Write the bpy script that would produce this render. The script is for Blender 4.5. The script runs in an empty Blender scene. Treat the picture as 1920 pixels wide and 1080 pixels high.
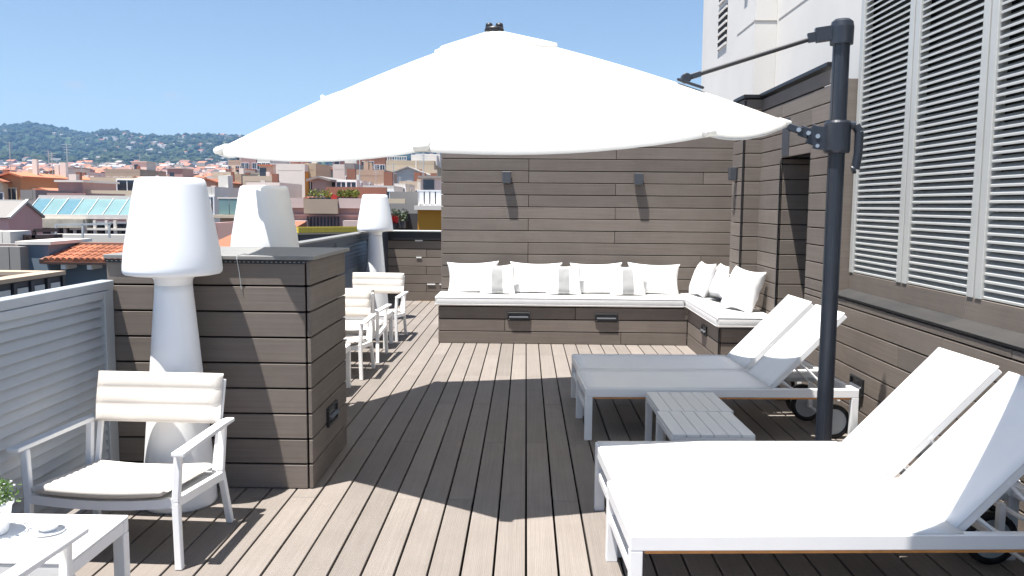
import bpy, bmesh, math, random
import numpy as np
from mathutils import Vector, Matrix, noise
from math import radians as R_, sin, cos, tan, pi, atan2, sqrt

rnd = random.Random(7)
S = bpy.context.scene
COL = S.collection

# ------------------------------------------------------------------ camera
EYE = 1.66
YAW, PITCH, ROLL = R_(0.911), R_(5.664), R_(0.487)
FPX = 1575.0
cam_d = bpy.data.cameras.new("camera")
cam_d.sensor_width = 36.0
cam_d.lens = 36.0 * FPX / 1920.0
cam_d.clip_start = 0.05
cam_d.clip_end = 20000
cam = bpy.data.objects.new("camera", cam_d)
COL.objects.link(cam)
F_ = Vector((-sin(YAW) * cos(PITCH), cos(YAW) * cos(PITCH), -sin(PITCH)))
Rv = Vector((cos(YAW), sin(YAW), 0))
Uv = Rv.cross(F_)
cr, sr = cos(ROLL), sin(ROLL)
Rr = Rv * cr + Uv * sr
Ur = Uv * cr - Rv * sr
cm = Matrix((Rr, Ur, -F_)).transposed().to_4x4()
cm.translation = (0, 0, EYE)
cam.matrix_world = cm
S.camera = cam


def at(px, py, Y):
    """the point of the place at distance Y in the direction of a picture point"""
    d = F_ * FPX + Rr * (px - 960) - Ur * (py - 540)
    return Vector((0, 0, EYE)) + d * (Y / d.y)


# ------------------------------------------------------------------ light
SUN = Vector((-0.21, -0.175, 1.0)).normalized()
EL = math.asin(SUN.z)
w = bpy.data.worlds.new("World")
S.world = w
w.use_nodes = True
nt = w.node_tree
nt.nodes.clear()
wo = nt.nodes.new("ShaderNodeOutputWorld")
bg = nt.nodes.new("ShaderNodeBackground")
sky = nt.nodes.new("ShaderNodeTexSky")
sky.sky_type = 'NISHITA'
sky.sun_disc = False
sky.sun_elevation = EL
sky.sun_rotation = atan2(SUN.x, SUN.y)
sky.altitude = 50
sky.air_density = 1.0
sky.dust_density = 0.25
sky.ozone_density = 0.8
bg.inputs['Strength'].default_value = 0.05
# two small fair-weather clouds: patches of noise round two directions
geo = nt.nodes.new("ShaderNodeTexCoord")
ns = nt.nodes.new("ShaderNodeTexNoise")
ns.inputs['Scale'].default_value = 55
ns.inputs['Detail'].default_value = 5
nt.links.new(geo.outputs['Generated'], ns.inputs['Vector'])
prev = sky.outputs[0]
for (px, py, rad, amt) in ((140, 160, 0.016, 0.75), (326, 180, 0.015, 0.55), (232, 208, 0.02, 0.35)):
    d = (at(px, py, 100) - Vector((0, 0, EYE))).normalized()
    sub = nt.nodes.new("ShaderNodeVectorMath"); sub.operation = 'SUBTRACT'
    nt.links.new(geo.outputs['Generated'], sub.inputs[0]); sub.inputs[1].default_value = d
    mul = nt.nodes.new("ShaderNodeVectorMath"); mul.operation = 'MULTIPLY'
    nt.links.new(sub.outputs[0], mul.inputs[0]); mul.inputs[1].default_value = (1, 1, 2.2)
    ln = nt.nodes.new("ShaderNodeVectorMath"); ln.operation = 'LENGTH'
    nt.links.new(mul.outputs[0], ln.inputs[0])
    mr = nt.nodes.new("ShaderNodeMapRange")
    mr.inputs['From Min'].default_value = rad; mr.inputs['From Max'].default_value = 0.0
    nt.links.new(ln.outputs['Value'], mr.inputs['Value'])
    mr2 = nt.nodes.new("ShaderNodeMapRange")
    mr2.inputs['From Min'].default_value = 0.42; mr2.inputs['From Max'].default_value = 0.7
    nt.links.new(ns.outputs['Fac'], mr2.inputs['Value'])
    mm = nt.nodes.new("ShaderNodeMath"); mm.operation = 'MULTIPLY'
    nt.links.new(mr.outputs[0], mm.inputs[0]); nt.links.new(mr2.outputs[0], mm.inputs[1])
    m3 = nt.nodes.new("ShaderNodeMath"); m3.operation = 'MULTIPLY'; m3.inputs[1].default_value = amt
    nt.links.new(mm.outputs[0], m3.inputs[0])
    mx = nt.nodes.new("ShaderNodeMix"); mx.data_type = 'RGBA'
    nt.links.new(m3.outputs[0], mx.inputs[0]); nt.links.new(prev, mx.inputs[6])
    mx.inputs[7].default_value = (5.2, 5.0, 4.9, 1)
    prev = mx.outputs[2]
nt.links.new(prev, bg.inputs['Color'])
nt.links.new(bg.outputs[0], wo.inputs[0])

sun_d = bpy.data.lights.new("sun", 'SUN')
sun_d.energy = 4.1
sun_d.angle = R_(0.53)
sun_d.color = (1.0, 0.965, 0.915)
sun = bpy.data.objects.new("sun", sun_d)
COL.objects.link(sun)
sun.rotation_euler = SUN.to_track_quat('Z', 'Y').to_euler()
sun.location = (0, 0, 30)

S.view_settings.view_transform = 'Standard'
S.view_settings.look = 'None'
S.view_settings.exposure = 1.54
S.view_settings.gamma = 1
S.view_settings.use_curve_mapping = False
S.cycles.max_bounces = 8
S.cycles.diffuse_bounces = 4
S.cycles.volume_bounces = 0
S.cycles.use_denoising = True

# ------------------------------------------------------------------ materials
MATS = {}


def nodes_of(name):
    m = bpy.data.materials.new(name)
    m.use_nodes = True
    t = m.node_tree
    return m, t, t.nodes['Principled BSDF']


def mat(name, col, rough=0.6, metal=0.0, var=0.08, scale=6.0, bump=0.0, bscale=40.0, rand=0.0, spec=0.5, trans=0.0):
    """painted or plain surface with slight mottling"""
    if name in MATS:
        return MATS[name]
    m, t, b = nodes_of(name)
    tc = t.nodes.new("ShaderNodeTexCoord")
    n = t.nodes.new("ShaderNodeTexNoise")
    n.inputs['Scale'].default_value = scale
    n.inputs['Detail'].default_value = 6
    t.links.new(tc.outputs['Object'], n.inputs['Vector'])
    ramp = t.nodes.new("ShaderNodeMapRange")
    ramp.inputs['From Min'].default_value = 0.25; ramp.inputs['From Max'].default_value = 0.75
    ramp.inputs['To Min'].default_value = 1 - var; ramp.inputs['To Max'].default_value = 1 + var
    t.links.new(n.outputs['Fac'], ramp.inputs['Value'])
    val = ramp.outputs[0]
    if rand:
        oi = t.nodes.new("ShaderNodeObjectInfo")
        r2 = t.nodes.new("ShaderNodeMapRange")
        r2.inputs['To Min'].default_value = 1 - rand; r2.inputs['To Max'].default_value = 1 + rand
        t.links.new(oi.outputs['Random'], r2.inputs['Value'])
        mu = t.nodes.new("ShaderNodeMath"); mu.operation = 'MULTIPLY'
        t.links.new(val, mu.inputs[0]); t.links.new(r2.outputs[0], mu.inputs[1])
        val = mu.outputs[0]
    vm = t.nodes.new("ShaderNodeVectorMath"); vm.operation = 'SCALE'
    vm.inputs[0].default_value = col
    t.links.new(val, vm.inputs['Scale'])
    t.links.new(vm.outputs[0], b.inputs['Base Color'])
    b.inputs['Roughness'].default_value = rough
    b.inputs['Metallic'].default_value = metal
    b.inputs['Specular IOR Level'].default_value = spec
    if trans:
        tr = t.nodes.new("ShaderNodeBsdfTranslucent")
        t.links.new(vm.outputs[0], tr.inputs['Color'])
        ms = t.nodes.new("ShaderNodeMixShader"); ms.inputs[0].default_value = trans
        o = t.nodes['Material Output']
        t.links.new(b.outputs[0], ms.inputs[1]); t.links.new(tr.outputs[0], ms.inputs[2])
        t.links.new(ms.outputs[0], o.inputs['Surface'])
    if bump:
        n2 = t.nodes.new("ShaderNodeTexNoise")
        n2.inputs['Scale'].default_value = bscale
        n2.inputs['Detail'].default_value = 4
        t.links.new(tc.outputs['Object'], n2.inputs['Vector'])
        bp = t.nodes.new("ShaderNodeBump")
        bp.inputs['Strength'].default_value = bump
        bp.inputs['Distance'].default_value = 0.01
        t.links.new(n2.outputs['Fac'], bp.inputs['Height'])
        t.links.new(bp.outputs[0], b.inputs['Normal'])
    MATS[name] = m
    return m


def composite_wood(name, col, col2, rib=0.0, rand=0.1, ribpitch=0.0085, weather=0.0):
    """wood-plastic composite board: long grain along local X, ribs across local Y"""
    m, t, b = nodes_of(name)
    tc = t.nodes.new("ShaderNodeTexCoord")
    oi = t.nodes.new("ShaderNodeObjectInfo")
    off = t.nodes.new("ShaderNodeVectorMath"); off.operation = 'ADD'
    sc = t.nodes.new("ShaderNodeVectorMath"); sc.operation = 'SCALE'
    cx = t.nodes.new("ShaderNodeCombineXYZ")
    for i in range(3):
        t.links.new(oi.outputs['Random'], cx.inputs[i])
    t.links.new(cx.outputs[0], sc.inputs[0]); sc.inputs['Scale'].default_value = 37
    t.links.new(tc.outputs['Object'], off.inputs[0]); t.links.new(sc.outputs[0], off.inputs[1])
    mp = t.nodes.new("ShaderNodeMapping"); mp.inputs['Scale'].default_value = (1.6, 90, 90)
    t.links.new(off.outputs[0], mp.inputs['Vector'])
    g = t.nodes.new("ShaderNodeTexNoise"); g.inputs['Scale'].default_value = 1.0; g.inputs['Detail'].default_value = 5
    t.links.new(mp.outputs[0], g.inputs['Vector'])
    bl = t.nodes.new("ShaderNodeTexNoise"); bl.inputs['Scale'].default_value = 3.2; bl.inputs['Detail'].default_value = 7
    bl.inputs['Roughness'].default_value = 0.65
    t.links.new(off.outputs[0], bl.inputs['Vector'])
    ad = t.nodes.new("ShaderNodeMath"); ad.operation = 'MULTIPLY_ADD'
    t.links.new(g.outputs['Fac'], ad.inputs[0]); ad.inputs[1].default_value = 0.5
    hf = t.nodes.new("ShaderNodeMath"); hf.operation = 'MULTIPLY'; hf.inputs[1].default_value = 0.5
    t.links.new(bl.outputs['Fac'], hf.inputs[0]); t.links.new(hf.outputs[0], ad.inputs[2])
    cl = t.nodes.new("ShaderNodeMapRange"); cl.inputs['From Min'].default_value = 0.3; cl.inputs['From Max'].default_value = 0.7
    t.links.new(ad.outputs[0], cl.inputs['Value'])
    mx = t.nodes.new("ShaderNodeMix"); mx.data_type = 'RGBA'
    t.links.new(cl.outputs[0], mx.inputs[0])
    mx.inputs[6].default_value = (*col, 1); mx.inputs[7].default_value = (*col2, 1)
    r2 = t.nodes.new("ShaderNodeMapRange")
    r2.inputs['To Min'].default_value = 1 - rand; r2.inputs['To Max'].default_value = 1 + rand
    t.links.new(oi.outputs['Random'], r2.inputs['Value'])
    vm = t.nodes.new("ShaderNodeVectorMath"); vm.operation = 'SCALE'
    t.links.new(mx.outputs[2], vm.inputs[0]); t.links.new(r2.outputs[0], vm.inputs['Scale'])
    outc = vm.outputs[0]
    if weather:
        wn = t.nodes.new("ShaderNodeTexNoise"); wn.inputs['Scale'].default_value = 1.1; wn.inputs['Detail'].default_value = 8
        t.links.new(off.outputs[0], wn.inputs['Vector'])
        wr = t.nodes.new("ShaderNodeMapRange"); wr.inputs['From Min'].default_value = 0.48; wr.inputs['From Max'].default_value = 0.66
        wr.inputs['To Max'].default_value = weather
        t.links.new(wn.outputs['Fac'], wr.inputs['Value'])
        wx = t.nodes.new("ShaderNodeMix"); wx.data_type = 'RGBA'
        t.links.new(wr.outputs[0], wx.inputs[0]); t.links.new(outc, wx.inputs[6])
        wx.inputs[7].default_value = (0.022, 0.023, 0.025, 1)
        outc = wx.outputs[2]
    t.links.new(outc, b.inputs['Base Color'])
    b.inputs['Roughness'].default_value = 0.72
    b.inputs['Specular IOR Level'].default_value = 0.3
    bp = t.nodes.new("ShaderNodeBump"); bp.inputs['Strength'].default_value = 0.25; bp.inputs['Distance'].default_value = 0.002
    t.links.new(g.outputs['Fac'], bp.inputs['Height'])
    nrm = bp.outputs[0]
    if rib:
        sx = t.nodes.new("ShaderNodeSeparateXYZ"); t.links.new(tc.outputs['Object'], sx.inputs[0])
        ml = t.nodes.new("ShaderNodeMath"); ml.operation = 'MULTIPLY'; ml.inputs[1].default_value = 2 * pi / ribpitch
        t.links.new(sx.outputs['Y'], ml.inputs[0])
        sn = t.nodes.new("ShaderNodeMath"); sn.operation = 'SINE'; t.links.new(ml.outputs[0], sn.inputs[0])
        b2 = t.nodes.new("ShaderNodeBump"); b2.inputs['Strength'].default_value = rib; b2.inputs['Distance'].default_value = 0.0015
        t.links.new(sn.outputs[0], b2.inputs['Height']); t.links.new(nrm, b2.inputs['Normal'])
        nrm = b2.outputs[0]
    t.links.new(nrm, b.inputs['Normal'])
    MATS[name] = m
    return m


M_deck = composite_wood("deck_composite", (0.176, 0.153, 0.134), (0.236, 0.207, 0.185), rib=0.4, rand=0.12)
M_clad = composite_wood("wall_composite", (0.142, 0.118, 0.1), (0.202, 0.171, 0.148), rib=0.1, rand=0.14)
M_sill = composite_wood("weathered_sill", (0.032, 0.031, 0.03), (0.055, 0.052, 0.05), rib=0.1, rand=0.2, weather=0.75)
M_joint = mat("dark_joint", (0.007, 0.006, 0.005), 0.95, spec=0.1)
M_white = mat("white_powder_coat", (0.83, 0.83, 0.83), 0.42, var=0.02, spec=0.4)
M_sling = mat("white_mesh_sling", (0.84, 0.845, 0.85), 0.75, var=0.02, bump=0.12, bscale=900, trans=0.08)
M_plastic = mat("white_moulded_plastic", (0.86, 0.87, 0.88), 0.38, var=0.015, spec=0.4)
M_canvas = mat("white_canopy_canvas", (0.86, 0.85, 0.81), 0.85, var=0.02, bump=0.05, bscale=300, trans=0.42)
M_anth = mat("anthracite_metal", (0.019, 0.024, 0.034), 0.38, var=0.1, spec=0.5)
M_black = mat("black_metal", (0.013, 0.013, 0.015), 0.45)
M_rubber = mat("black_rubber", (0.014, 0.014, 0.014), 0.7)
M_disc = mat("grey_wheel_disc", (0.42, 0.45, 0.46), 0.5)
M_teak = mat("teak_strip", (0.62, 0.27, 0.075), 0.5, var=0.2, scale=20)
M_cush = mat("white_cushion_fabric", (0.72, 0.715, 0.705), 0.9, var=0.03, bump=0.25, bscale=180)
M_lcush = mat("cream_cushion_fabric", (0.64, 0.595, 0.54), 0.9, var=0.03, bump=0.2, bscale=250)
M_table = mat("pale_grey_slats", (0.7, 0.7, 0.69), 0.5, var=0.03)
M_louvre = mat("pale_grey_louvre_paint", (0.43, 0.435, 0.42), 0.45, var=0.04)
M_fence = mat("silver_grey_louvre_paint", (0.4, 0.43, 0.46), 0.38, var=0.05, spec=0.6)
M_fdark = mat("slate_blue_dark", (0.02, 0.026, 0.04), 0.45, var=0.08)  # darker tone for the far parapet fence and panel
M_coping = mat("grey_coping_board", (0.2, 0.198, 0.19), 0.6, var=0.12, scale=14)
M_render = mat("white_render", (0.67, 0.645, 0.605), 0.85, var=0.06, scale=1.2, bump=0.1, bscale=60)
M_shade = mat("painted_shade", (0.03, 0.03, 0.032), 0.9)  # near-black colour stands in for shade inside slots and recesses
M_steel = mat("brushed_steel", (0.5, 0.5, 0.5), 0.3, metal=0.9)
M_fixture = mat("dark_fixture_metal", (0.06, 0.065, 0.075), 0.4)
M_glasslens = mat("smoked_lens", (0.05, 0.055, 0.06), 0.12, spec=0.7)


def stripe_fabric():
    m, t, b = nodes_of("striped_pillow_fabric")
    tc = t.nodes.new("ShaderNodeTexCoord")
    sx = t.nodes.new("ShaderNodeSeparateXYZ"); t.links.new(tc.outputs['Object'], sx.inputs[0])
    ab = t.nodes.new("ShaderNodeMath"); ab.operation = 'ABSOLUTE'; t.links.new(sx.outputs['X'], ab.inputs[0])
    lt = t.nodes.new("ShaderNodeMath"); lt.operation = 'LESS_THAN'; lt.inputs[1].default_value = 0.068
    t.links.new(ab.outputs[0], lt.inputs[0])
    n = t.nodes.new("ShaderNodeTexNoise"); n.inputs['Scale'].default_value = 260
    t.links.new(tc.outputs['Object'], n.inputs['Vector'])
    mx = t.nodes.new("ShaderNodeMix"); mx.data_type = 'RGBA'
    mx.inputs[6].default_value = (0.76, 0.75, 0.73, 1); mx.inputs[7].default_value = (0.33, 0.33, 0.325, 1)
    t.links.new(lt.outputs[0], mx.inputs[0]); t.links.new(mx.outputs[2], b.inputs['Base Color'])
    b.inputs['Roughness'].default_value = 0.9
    bp = t.nodes.new("ShaderNodeBump"); bp.inputs['Strength'].default_value = 0.3; bp.inputs['Distance'].default_value = 0.004
    t.links.new(n.outputs['Fac'], bp.inputs['Height']); t.links.new(bp.outputs[0], b.inputs['Normal'])
    MATS["stripe"] = m
    return m


M_stripe = stripe_fabric()


# ------------------------------------------------------------------ mesh helpers
class MB:
    def __init__(self):
        self.bm = bmesh.new()

    def box(self, c, s, rot=None, mi=0):
        M = Matrix.Translation(c)
        if rot is not None:
            M = M @ (rot if isinstance(rot, Matrix) else Matrix.Rotation(rot, 4, 'Z'))
        M = M @ Matrix.Diagonal((s[0], s[1], s[2], 1))
        r = bmesh.ops.create_cube(self.bm, size=1.0, matrix=M)
        for v in r['verts']:
            for f in v.link_faces:
                f.material_index = mi
        return self

    def bar(self, p, q, wx, wz, mi=0, up=(0, 0, 1)):
        """rectangular bar from p to q, wx wide sideways, wz deep along up"""
        p, q = Vector(p), Vector(q)
        d = q - p
        L = d.length
        d.normalize()
        up = Vector(up)
        s = d.cross(up)
        if s.length < 1e-5:
            s = d.cross(Vector((1, 0, 0)))
        s.normalize()
        u = s.cross(d)
        rot = Matrix((d, s, u)).transposed().to_4x4()
        return self.box((p + q) / 2, (L, wx, wz), rot, mi)

    def tube(self, p, q, r, seg=12, r2=None, mi=0):
        p, q = Vector(p), Vector(q)
        d = q - p
        M = Matrix.Translation((p + q) / 2) @ d.to_track_quat('Z', 'Y').to_matrix().to_4x4()
        rr = bmesh.ops.create_cone(self.bm, cap_ends=True, segments=seg, radius1=r, radius2=r if r2 is None else r2, depth=d.length, matrix=M)
        for v in rr['verts']:
            for f in v.link_faces:
                f.material_index = mi
        return self

    def lathe(self, prof, seg=48, c=(0, 0, 0), mi=0, square=False, rot=0.0):
        rings = []
        for (r, z) in prof:
            ring = []
            for k in range(seg):
                a = 2 * pi * k / seg
                if square:
                    ca, sa = cos(a), sin(a)
                    p = 9.0
                    rr = r / ((abs(ca) ** p + abs(sa) ** p) ** (1 / p))
                else:
                    rr = r
                ring.append(self.bm.verts.new((c[0] + rr * cos(a + rot), c[1] + rr * sin(a + rot), c[2] + z)))
            rings.append(ring)
        for i in range(len(rings) - 1):
            for k in range(seg):
                f = self.bm.faces.new((rings[i][k], rings[i][(k + 1) % seg], rings[i + 1][(k + 1) % seg], rings[i + 1][k]))
                f.material_index = mi
        for ring, flip in ((rings[0], True), (rings[-1], False)):
            f = self.bm.faces.new(list(reversed(ring)) if flip else ring)
            f.material_index = mi
        return self

    def prism(self, poly, z0, z1, mi=0):
        lo = [self.bm.verts.new((x, y, z0)) for x, y in poly]
        hi = [self.bm.verts.new((x, y, z1)) for x, y in poly]
        n = len(poly)
        fs = [self.bm.faces.new(list(reversed(lo))), self.bm.faces.new(hi)]
        for i in range(n):
            fs.append(self.bm.faces.new((lo[i], lo[(i + 1) % n], hi[(i + 1) % n], hi[i])))
        for f in fs:
            f.material_index = mi
        return self

    def face(self, pts, mi=0):
        f = self.bm.faces.new([self.bm.verts.new(p) for p in pts])
        f.material_index = mi
        return self

    def mesh(self, name, mats, bevel=0.0, smooth=False, segs=1, weld=False):
        bm = self.bm
        if weld:
            bmesh.ops.remove_doubles(bm, verts=bm.verts, dist=1e-5)
        if bevel:
            bmesh.ops.bevel(bm, geom=list(bm.edges), offset=bevel, segments=segs, profile=0.5, affect='EDGES', clamp_overlap=True)
        bmesh.ops.recalc_face_normals(bm, faces=bm.faces)
        me = bpy.data.meshes.new(name)
        bm.to_mesh(me)
        bm.free()
        for m in (mats if isinstance(mats, (list, tuple)) else [mats]):
            me.materials.append(m)
        if smooth:
            for p in me.polygons:
                p.use_smooth = True
        return me

    def build(self, name, mats, parent=None, loc=(0, 0, 0), rotz=0.0, **k):
        return obj(name, self.mesh(name, mats, **k), parent, loc, rotz)


def obj(name, me, parent=None, loc=(0, 0, 0), rot=0.0):
    o = bpy.data.objects.new(name, me)
    COL.objects.link(o)
    o.location = loc
    o.rotation_euler = rot if isinstance(rot, (tuple, list)) else (0, 0, rot)
    if parent is not None:
        o.parent = parent
    return o


def tag(o, label=None, cat=None, group=None, kind=None):
    if label:
        o['label'] = label
    if cat:
        o['category'] = cat
    if group:
        o['group'] = group
    if kind:
        o['kind'] = kind
    return o


def empty(name, loc=(0, 0, 0), rotz=0.0, **k):
    o = bpy.data.objects.new(name, None)
    COL.objects.link(o)
    o.location = loc
    o.rotation_euler = (0, 0, rotz)
    return tag(o, **k)


def copy_tree(o, parent=None):
    c = o.copy()
    COL.objects.link(c)
    if parent is not None:
        c.parent = parent
    for ch in list(o.children):
        copy_tree(ch, c)
    return c


BOXES = {}


def board(lx, ly, lz, m, bev=0.0025, name='plank'):
    key = (round(lx, 3), round(ly, 4), round(lz, 4), m.name, bev)
    if key not in BOXES:
        BOXES[key] = MB().box((0, 0, 0), (lx, ly, lz)).mesh(name, m, bevel=bev)
    return BOXES[key]


PITCHW = 0.1485
GAP = 0.0065


def clad_x(parent, x0, x1, z0, z1, yface, m=M_clad, joints=(), zbase=0.0, thick=0.022, facing=-1, gap=0.0105):
    """boards along X on a face at y=yface (front surface), rows on the PITCHW grid"""
    k0 = int(math.floor((z0 - zbase) / PITCHW + 1e-6))
    k1 = int(math.ceil((z1 - zbase) / PITCHW - 1e-6))
    for k in range(k0, k1):
        a = max(z0, zbase + k * PITCHW); b = min(z1, zbase + (k + 1) * PITCHW)
        if b - a < 0.02:
            continue
        js = sorted([j for j in (joints[k % len(joints)] if joints else ()) if x0 + 0.15 < j < x1 - 0.15])
        xs = [x0] + js + [x1]
        for i in range(len(xs) - 1):
            L = xs[i + 1] - xs[i] - 0.006
            o = obj('plank', board(L, thick, b - a - gap, m), parent,
                    ((xs[i] + xs[i + 1]) / 2, yface - facing * (thick / 2) + rnd.uniform(-.0008, .0008), (a + b) / 2))


def clad_y(parent, y0, y1, z0, z1, xface, m=M_clad, joints=(), zbase=0.0, thick=0.022, facing=-1, gap=0.0105):
    """boards along Y on a face at x=xface"""
    k0 = int(math.floor((z0 - zbase) / PITCHW + 1e-6))
    k1 = int(math.ceil((z1 - zbase) / PITCHW - 1e-6))
    for k in range(k0, k1):
        a = max(z0, zbase + k * PITCHW); b = min(z1, zbase + (k + 1) * PITCHW)
        if b - a < 0.02:
            continue
        js = sorted([j for j in (joints[k % len(joints)] if joints else ()) if y0 + 0.15 < j < y1 - 0.15])
        ys = [y0] + js + [y1]
        for i in range(len(ys) - 1):
            L = ys[i + 1] - ys[i] - 0.006
            obj('plank', board(L, thick, b - a - gap, m), parent,
                (xface - facing * (thick / 2) + rnd.uniform(-.0008, .0008), (ys[i] + ys[i + 1]) / 2, (a + b) / 2), pi / 2)


def perforated_trim(parent, p, q, wdir, w=0.016):
    """dark metal corner profile with a row of pale squares standing in for sunlit punched holes"""
    p, q, wd = Vector(p), Vector(q), Vector(wdir)
    b = MB()
    L = (q - p).length
    d = (q - p).normalized()
    up = d.cross(wd)
    b.bar(p, q, w, 0.004, 0, up=up)
    n = int(L / 0.026)
    for i in range(n):
        c = p + d * ((i + 0.5) * L / n) - up * 0.0 + up * 0.0025
        b.bar(c - d * 0.005, c + d * 0.005, 0.006, 0.0022, 1, up=up)  # sunlight through the holes painted as pale squares
    return b.build('corner_trim', [M_black, M_coping], parent)


# ------------------------------------------------------------------ the terrace floor
deck = empty('deck', kind='structure')
DX0, DX1 = -2.47, 2.52
MB().box(((DX0 + DX1) / 2, 4.4, -0.125), (DX1 - DX0, 12.4, 0.1)).box(((DX0 - 1.04) / 2, 12.55, -0.125), (-1.04 - DX0, 3.89, 0.1)) \
    .build('deck_underlay', M_joint, deck)
k0 = -17
for k in range(k0, 17):
    xc = 0.017 + (k + 0.5) * PITCHW
    yend = 14.35 if xc < -1.06 else 10.57
    j = -1.15 + (0 if k % 2 else 1.15) - 0.0
    ys = [-1.75]
    y = 4.6 - 2.3 * 3 + (0 if k % 2 else 1.15)
    while y < yend - 0.2:
        if y > -1.6:
            ys.append(y)
        y += 2.3
    ys.append(yend)
    for a, b in zip(ys[:-1], ys[1:]):
        obj('deck_plank', board(b - a - 0.0035, PITCHW - 0.0108, 0.024, M_deck, 0.002, 'deck_plank'), deck,
            (xc + rnd.uniform(-.0006, .0006), (a + b) / 2, -0.012 + rnd.uniform(-.0006, .0006)), pi / 2)
# the building that carries the terrace
hb = MB().box((1.2, 6.0, -11.25), (7.9, 17.4, 22.1)).build('building', mat('host_render', (0.55, 0.52, 0.48), 0.9))
tag(hb, "pale rendered building that carries the wooden roof terrace", "building")

# ------------------------------------------------------------------ back wall
bw = empty('plank_wall', (0, 0, 0), label="tall brown plank wall behind the long white bench with two wall lamps", cat="wall")
MB().box((0.88, 10.66, 1.4), (3.84, 0.15, 2.8)).build('wall_core', M_joint, bw)
clad_x(bw, -1.065, 2.8, 0, 2.82, 10.56, joints=((0.03, ), (1.115, ), (0.03, ), (1.115,), (0.03,), (1.115,), (0.03, 2.2)))
clad_y(bw, 10.565, 10.74, 0, 2.82, -1.065)
MB().box((0.87, 10.65, 2.845), (3.92, 0.24, 0.03)).build('coping', M_black, bw, bevel=0.004)

# ------------------------------------------------------------------ right wall with doorway, pillar
XW = 2.5
rw = empty('plank_wall', (0, 0, 0), label="brown plank wall with a dark doorway on the right of the terrace", cat="wall")
DY0, DY1, DZ = 7.53, 8.40, 2.135
jl = ((4.3, 6.55), (5.6,), (3.2, 5.02))
clad_y(rw, 0.2, DY0, 0, 0.945, XW, joints=jl)
clad_y(rw, 6.86, DY0, 0.945, 2.67, XW)
clad_y(rw, DY0, DY1, DZ, 2.67, XW)
clad_y(rw, DY1, 9.12, 0, 2.67, XW)
clad_y(rw, 6.86, 9.12, 2.67, 2.8, XW)
# core behind boards
b = MB()
b.box((2.566, 3.86, 0.47), (0.08, 7.3, 0.93))
b.box((2.562, 7.19, 1.77), (0.076, 0.64, 1.65))
b.box((2.562, 7.965, 2.46), (0.076, 0.86, 0.64))
b.box((2.562, 8.77, 1.35), (0.076, 0.7, 2.7))
b.build('wall_core', M_joint, rw)
# doorway: deep jambs and passage
clad_x(rw, 2.526, 3.6, 0, DZ, DY1 + 0.0, joints=())
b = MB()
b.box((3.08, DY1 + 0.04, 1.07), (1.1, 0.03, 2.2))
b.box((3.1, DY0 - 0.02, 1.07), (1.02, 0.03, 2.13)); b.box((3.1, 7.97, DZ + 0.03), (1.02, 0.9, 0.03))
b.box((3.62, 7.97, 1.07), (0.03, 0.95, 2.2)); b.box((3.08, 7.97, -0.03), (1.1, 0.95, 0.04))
b.build('passage_shade_lining', M_shade, rw)  # shade of the passage put into the near-black lining colour
perforated_trim(rw, (2.497, DY1 - 0.006, 0.02), (2.497, DY1 - 0.006, DZ - 0.02), (0, 1, 0))
# coping over the wall and the end trim by the louvres
MB().box((2.535, 8.12, 2.835), (0.14, 2.04, 0.035)).build('coping', M_black, rw, bevel=0.004)
MB().box((2.57, 6.848, 1.82), (0.14, 0.022, 1.72)).build('end_board', M_clad, rw, bevel=0.002)
# small dark plate above the doorway
MB().box((2.494, 8.24, 2.33), (0.012, 0.2, 0.36)).build('door_closer_plate', M_fixture, rw, bevel=0.002)
# weathered sill under the louvres: sloping board plus front strip and the upright board above
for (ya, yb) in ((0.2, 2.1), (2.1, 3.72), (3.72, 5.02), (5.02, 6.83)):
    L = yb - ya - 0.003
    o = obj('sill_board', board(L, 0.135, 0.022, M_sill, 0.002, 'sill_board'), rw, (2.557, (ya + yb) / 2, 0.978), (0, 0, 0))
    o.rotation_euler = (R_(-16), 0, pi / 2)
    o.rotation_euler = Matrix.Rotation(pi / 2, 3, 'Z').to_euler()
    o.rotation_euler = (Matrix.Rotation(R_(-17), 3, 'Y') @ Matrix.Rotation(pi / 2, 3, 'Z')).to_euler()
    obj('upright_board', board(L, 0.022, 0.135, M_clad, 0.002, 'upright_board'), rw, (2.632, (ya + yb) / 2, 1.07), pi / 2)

pl = empty('pillar', (0, 0, 0), label="plank clad square pillar rising from the white corner bench", cat="pillar")
PX, PY0, PY1 = 2.312, 9.12, 9.56
MB().box((2.52, 9.345, 1.36), (0.36, 0.38, 2.7)).build('pillar_core', M_joint, pl)
clad_x(pl, PX + 0.024, 2.72, 0, 2.8, PY0)
clad_y(pl, PY0 + 0.002, PY1, 0, 2.8, PX)
clad_x(pl, PX + 0.024, 2.72, 0, 2.8, PY1, facing=1)
perforated_trim(pl, (PX + 0.004, PY0 - 0.004, 0.4), (PX + 0.004, PY0 - 0.004, 2.78), (1, 0, 0))
MB().box((2.53, 9.34, 2.825), (0.46, 0.48, 0.04)).build('coping', M_black, pl, bevel=0.004)
rc = empty('plank_wall', (0, 0, 0), label="short plank wall of the recess behind the pillar", cat="wall")
MB().box((2.86, 10.06, 1.4), (0.1, 1.02, 2.8)).build('wall_core', M_joint, rc)
clad_y(rc, 9.57, 10.555, 0, 2.82, 2.79)

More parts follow.
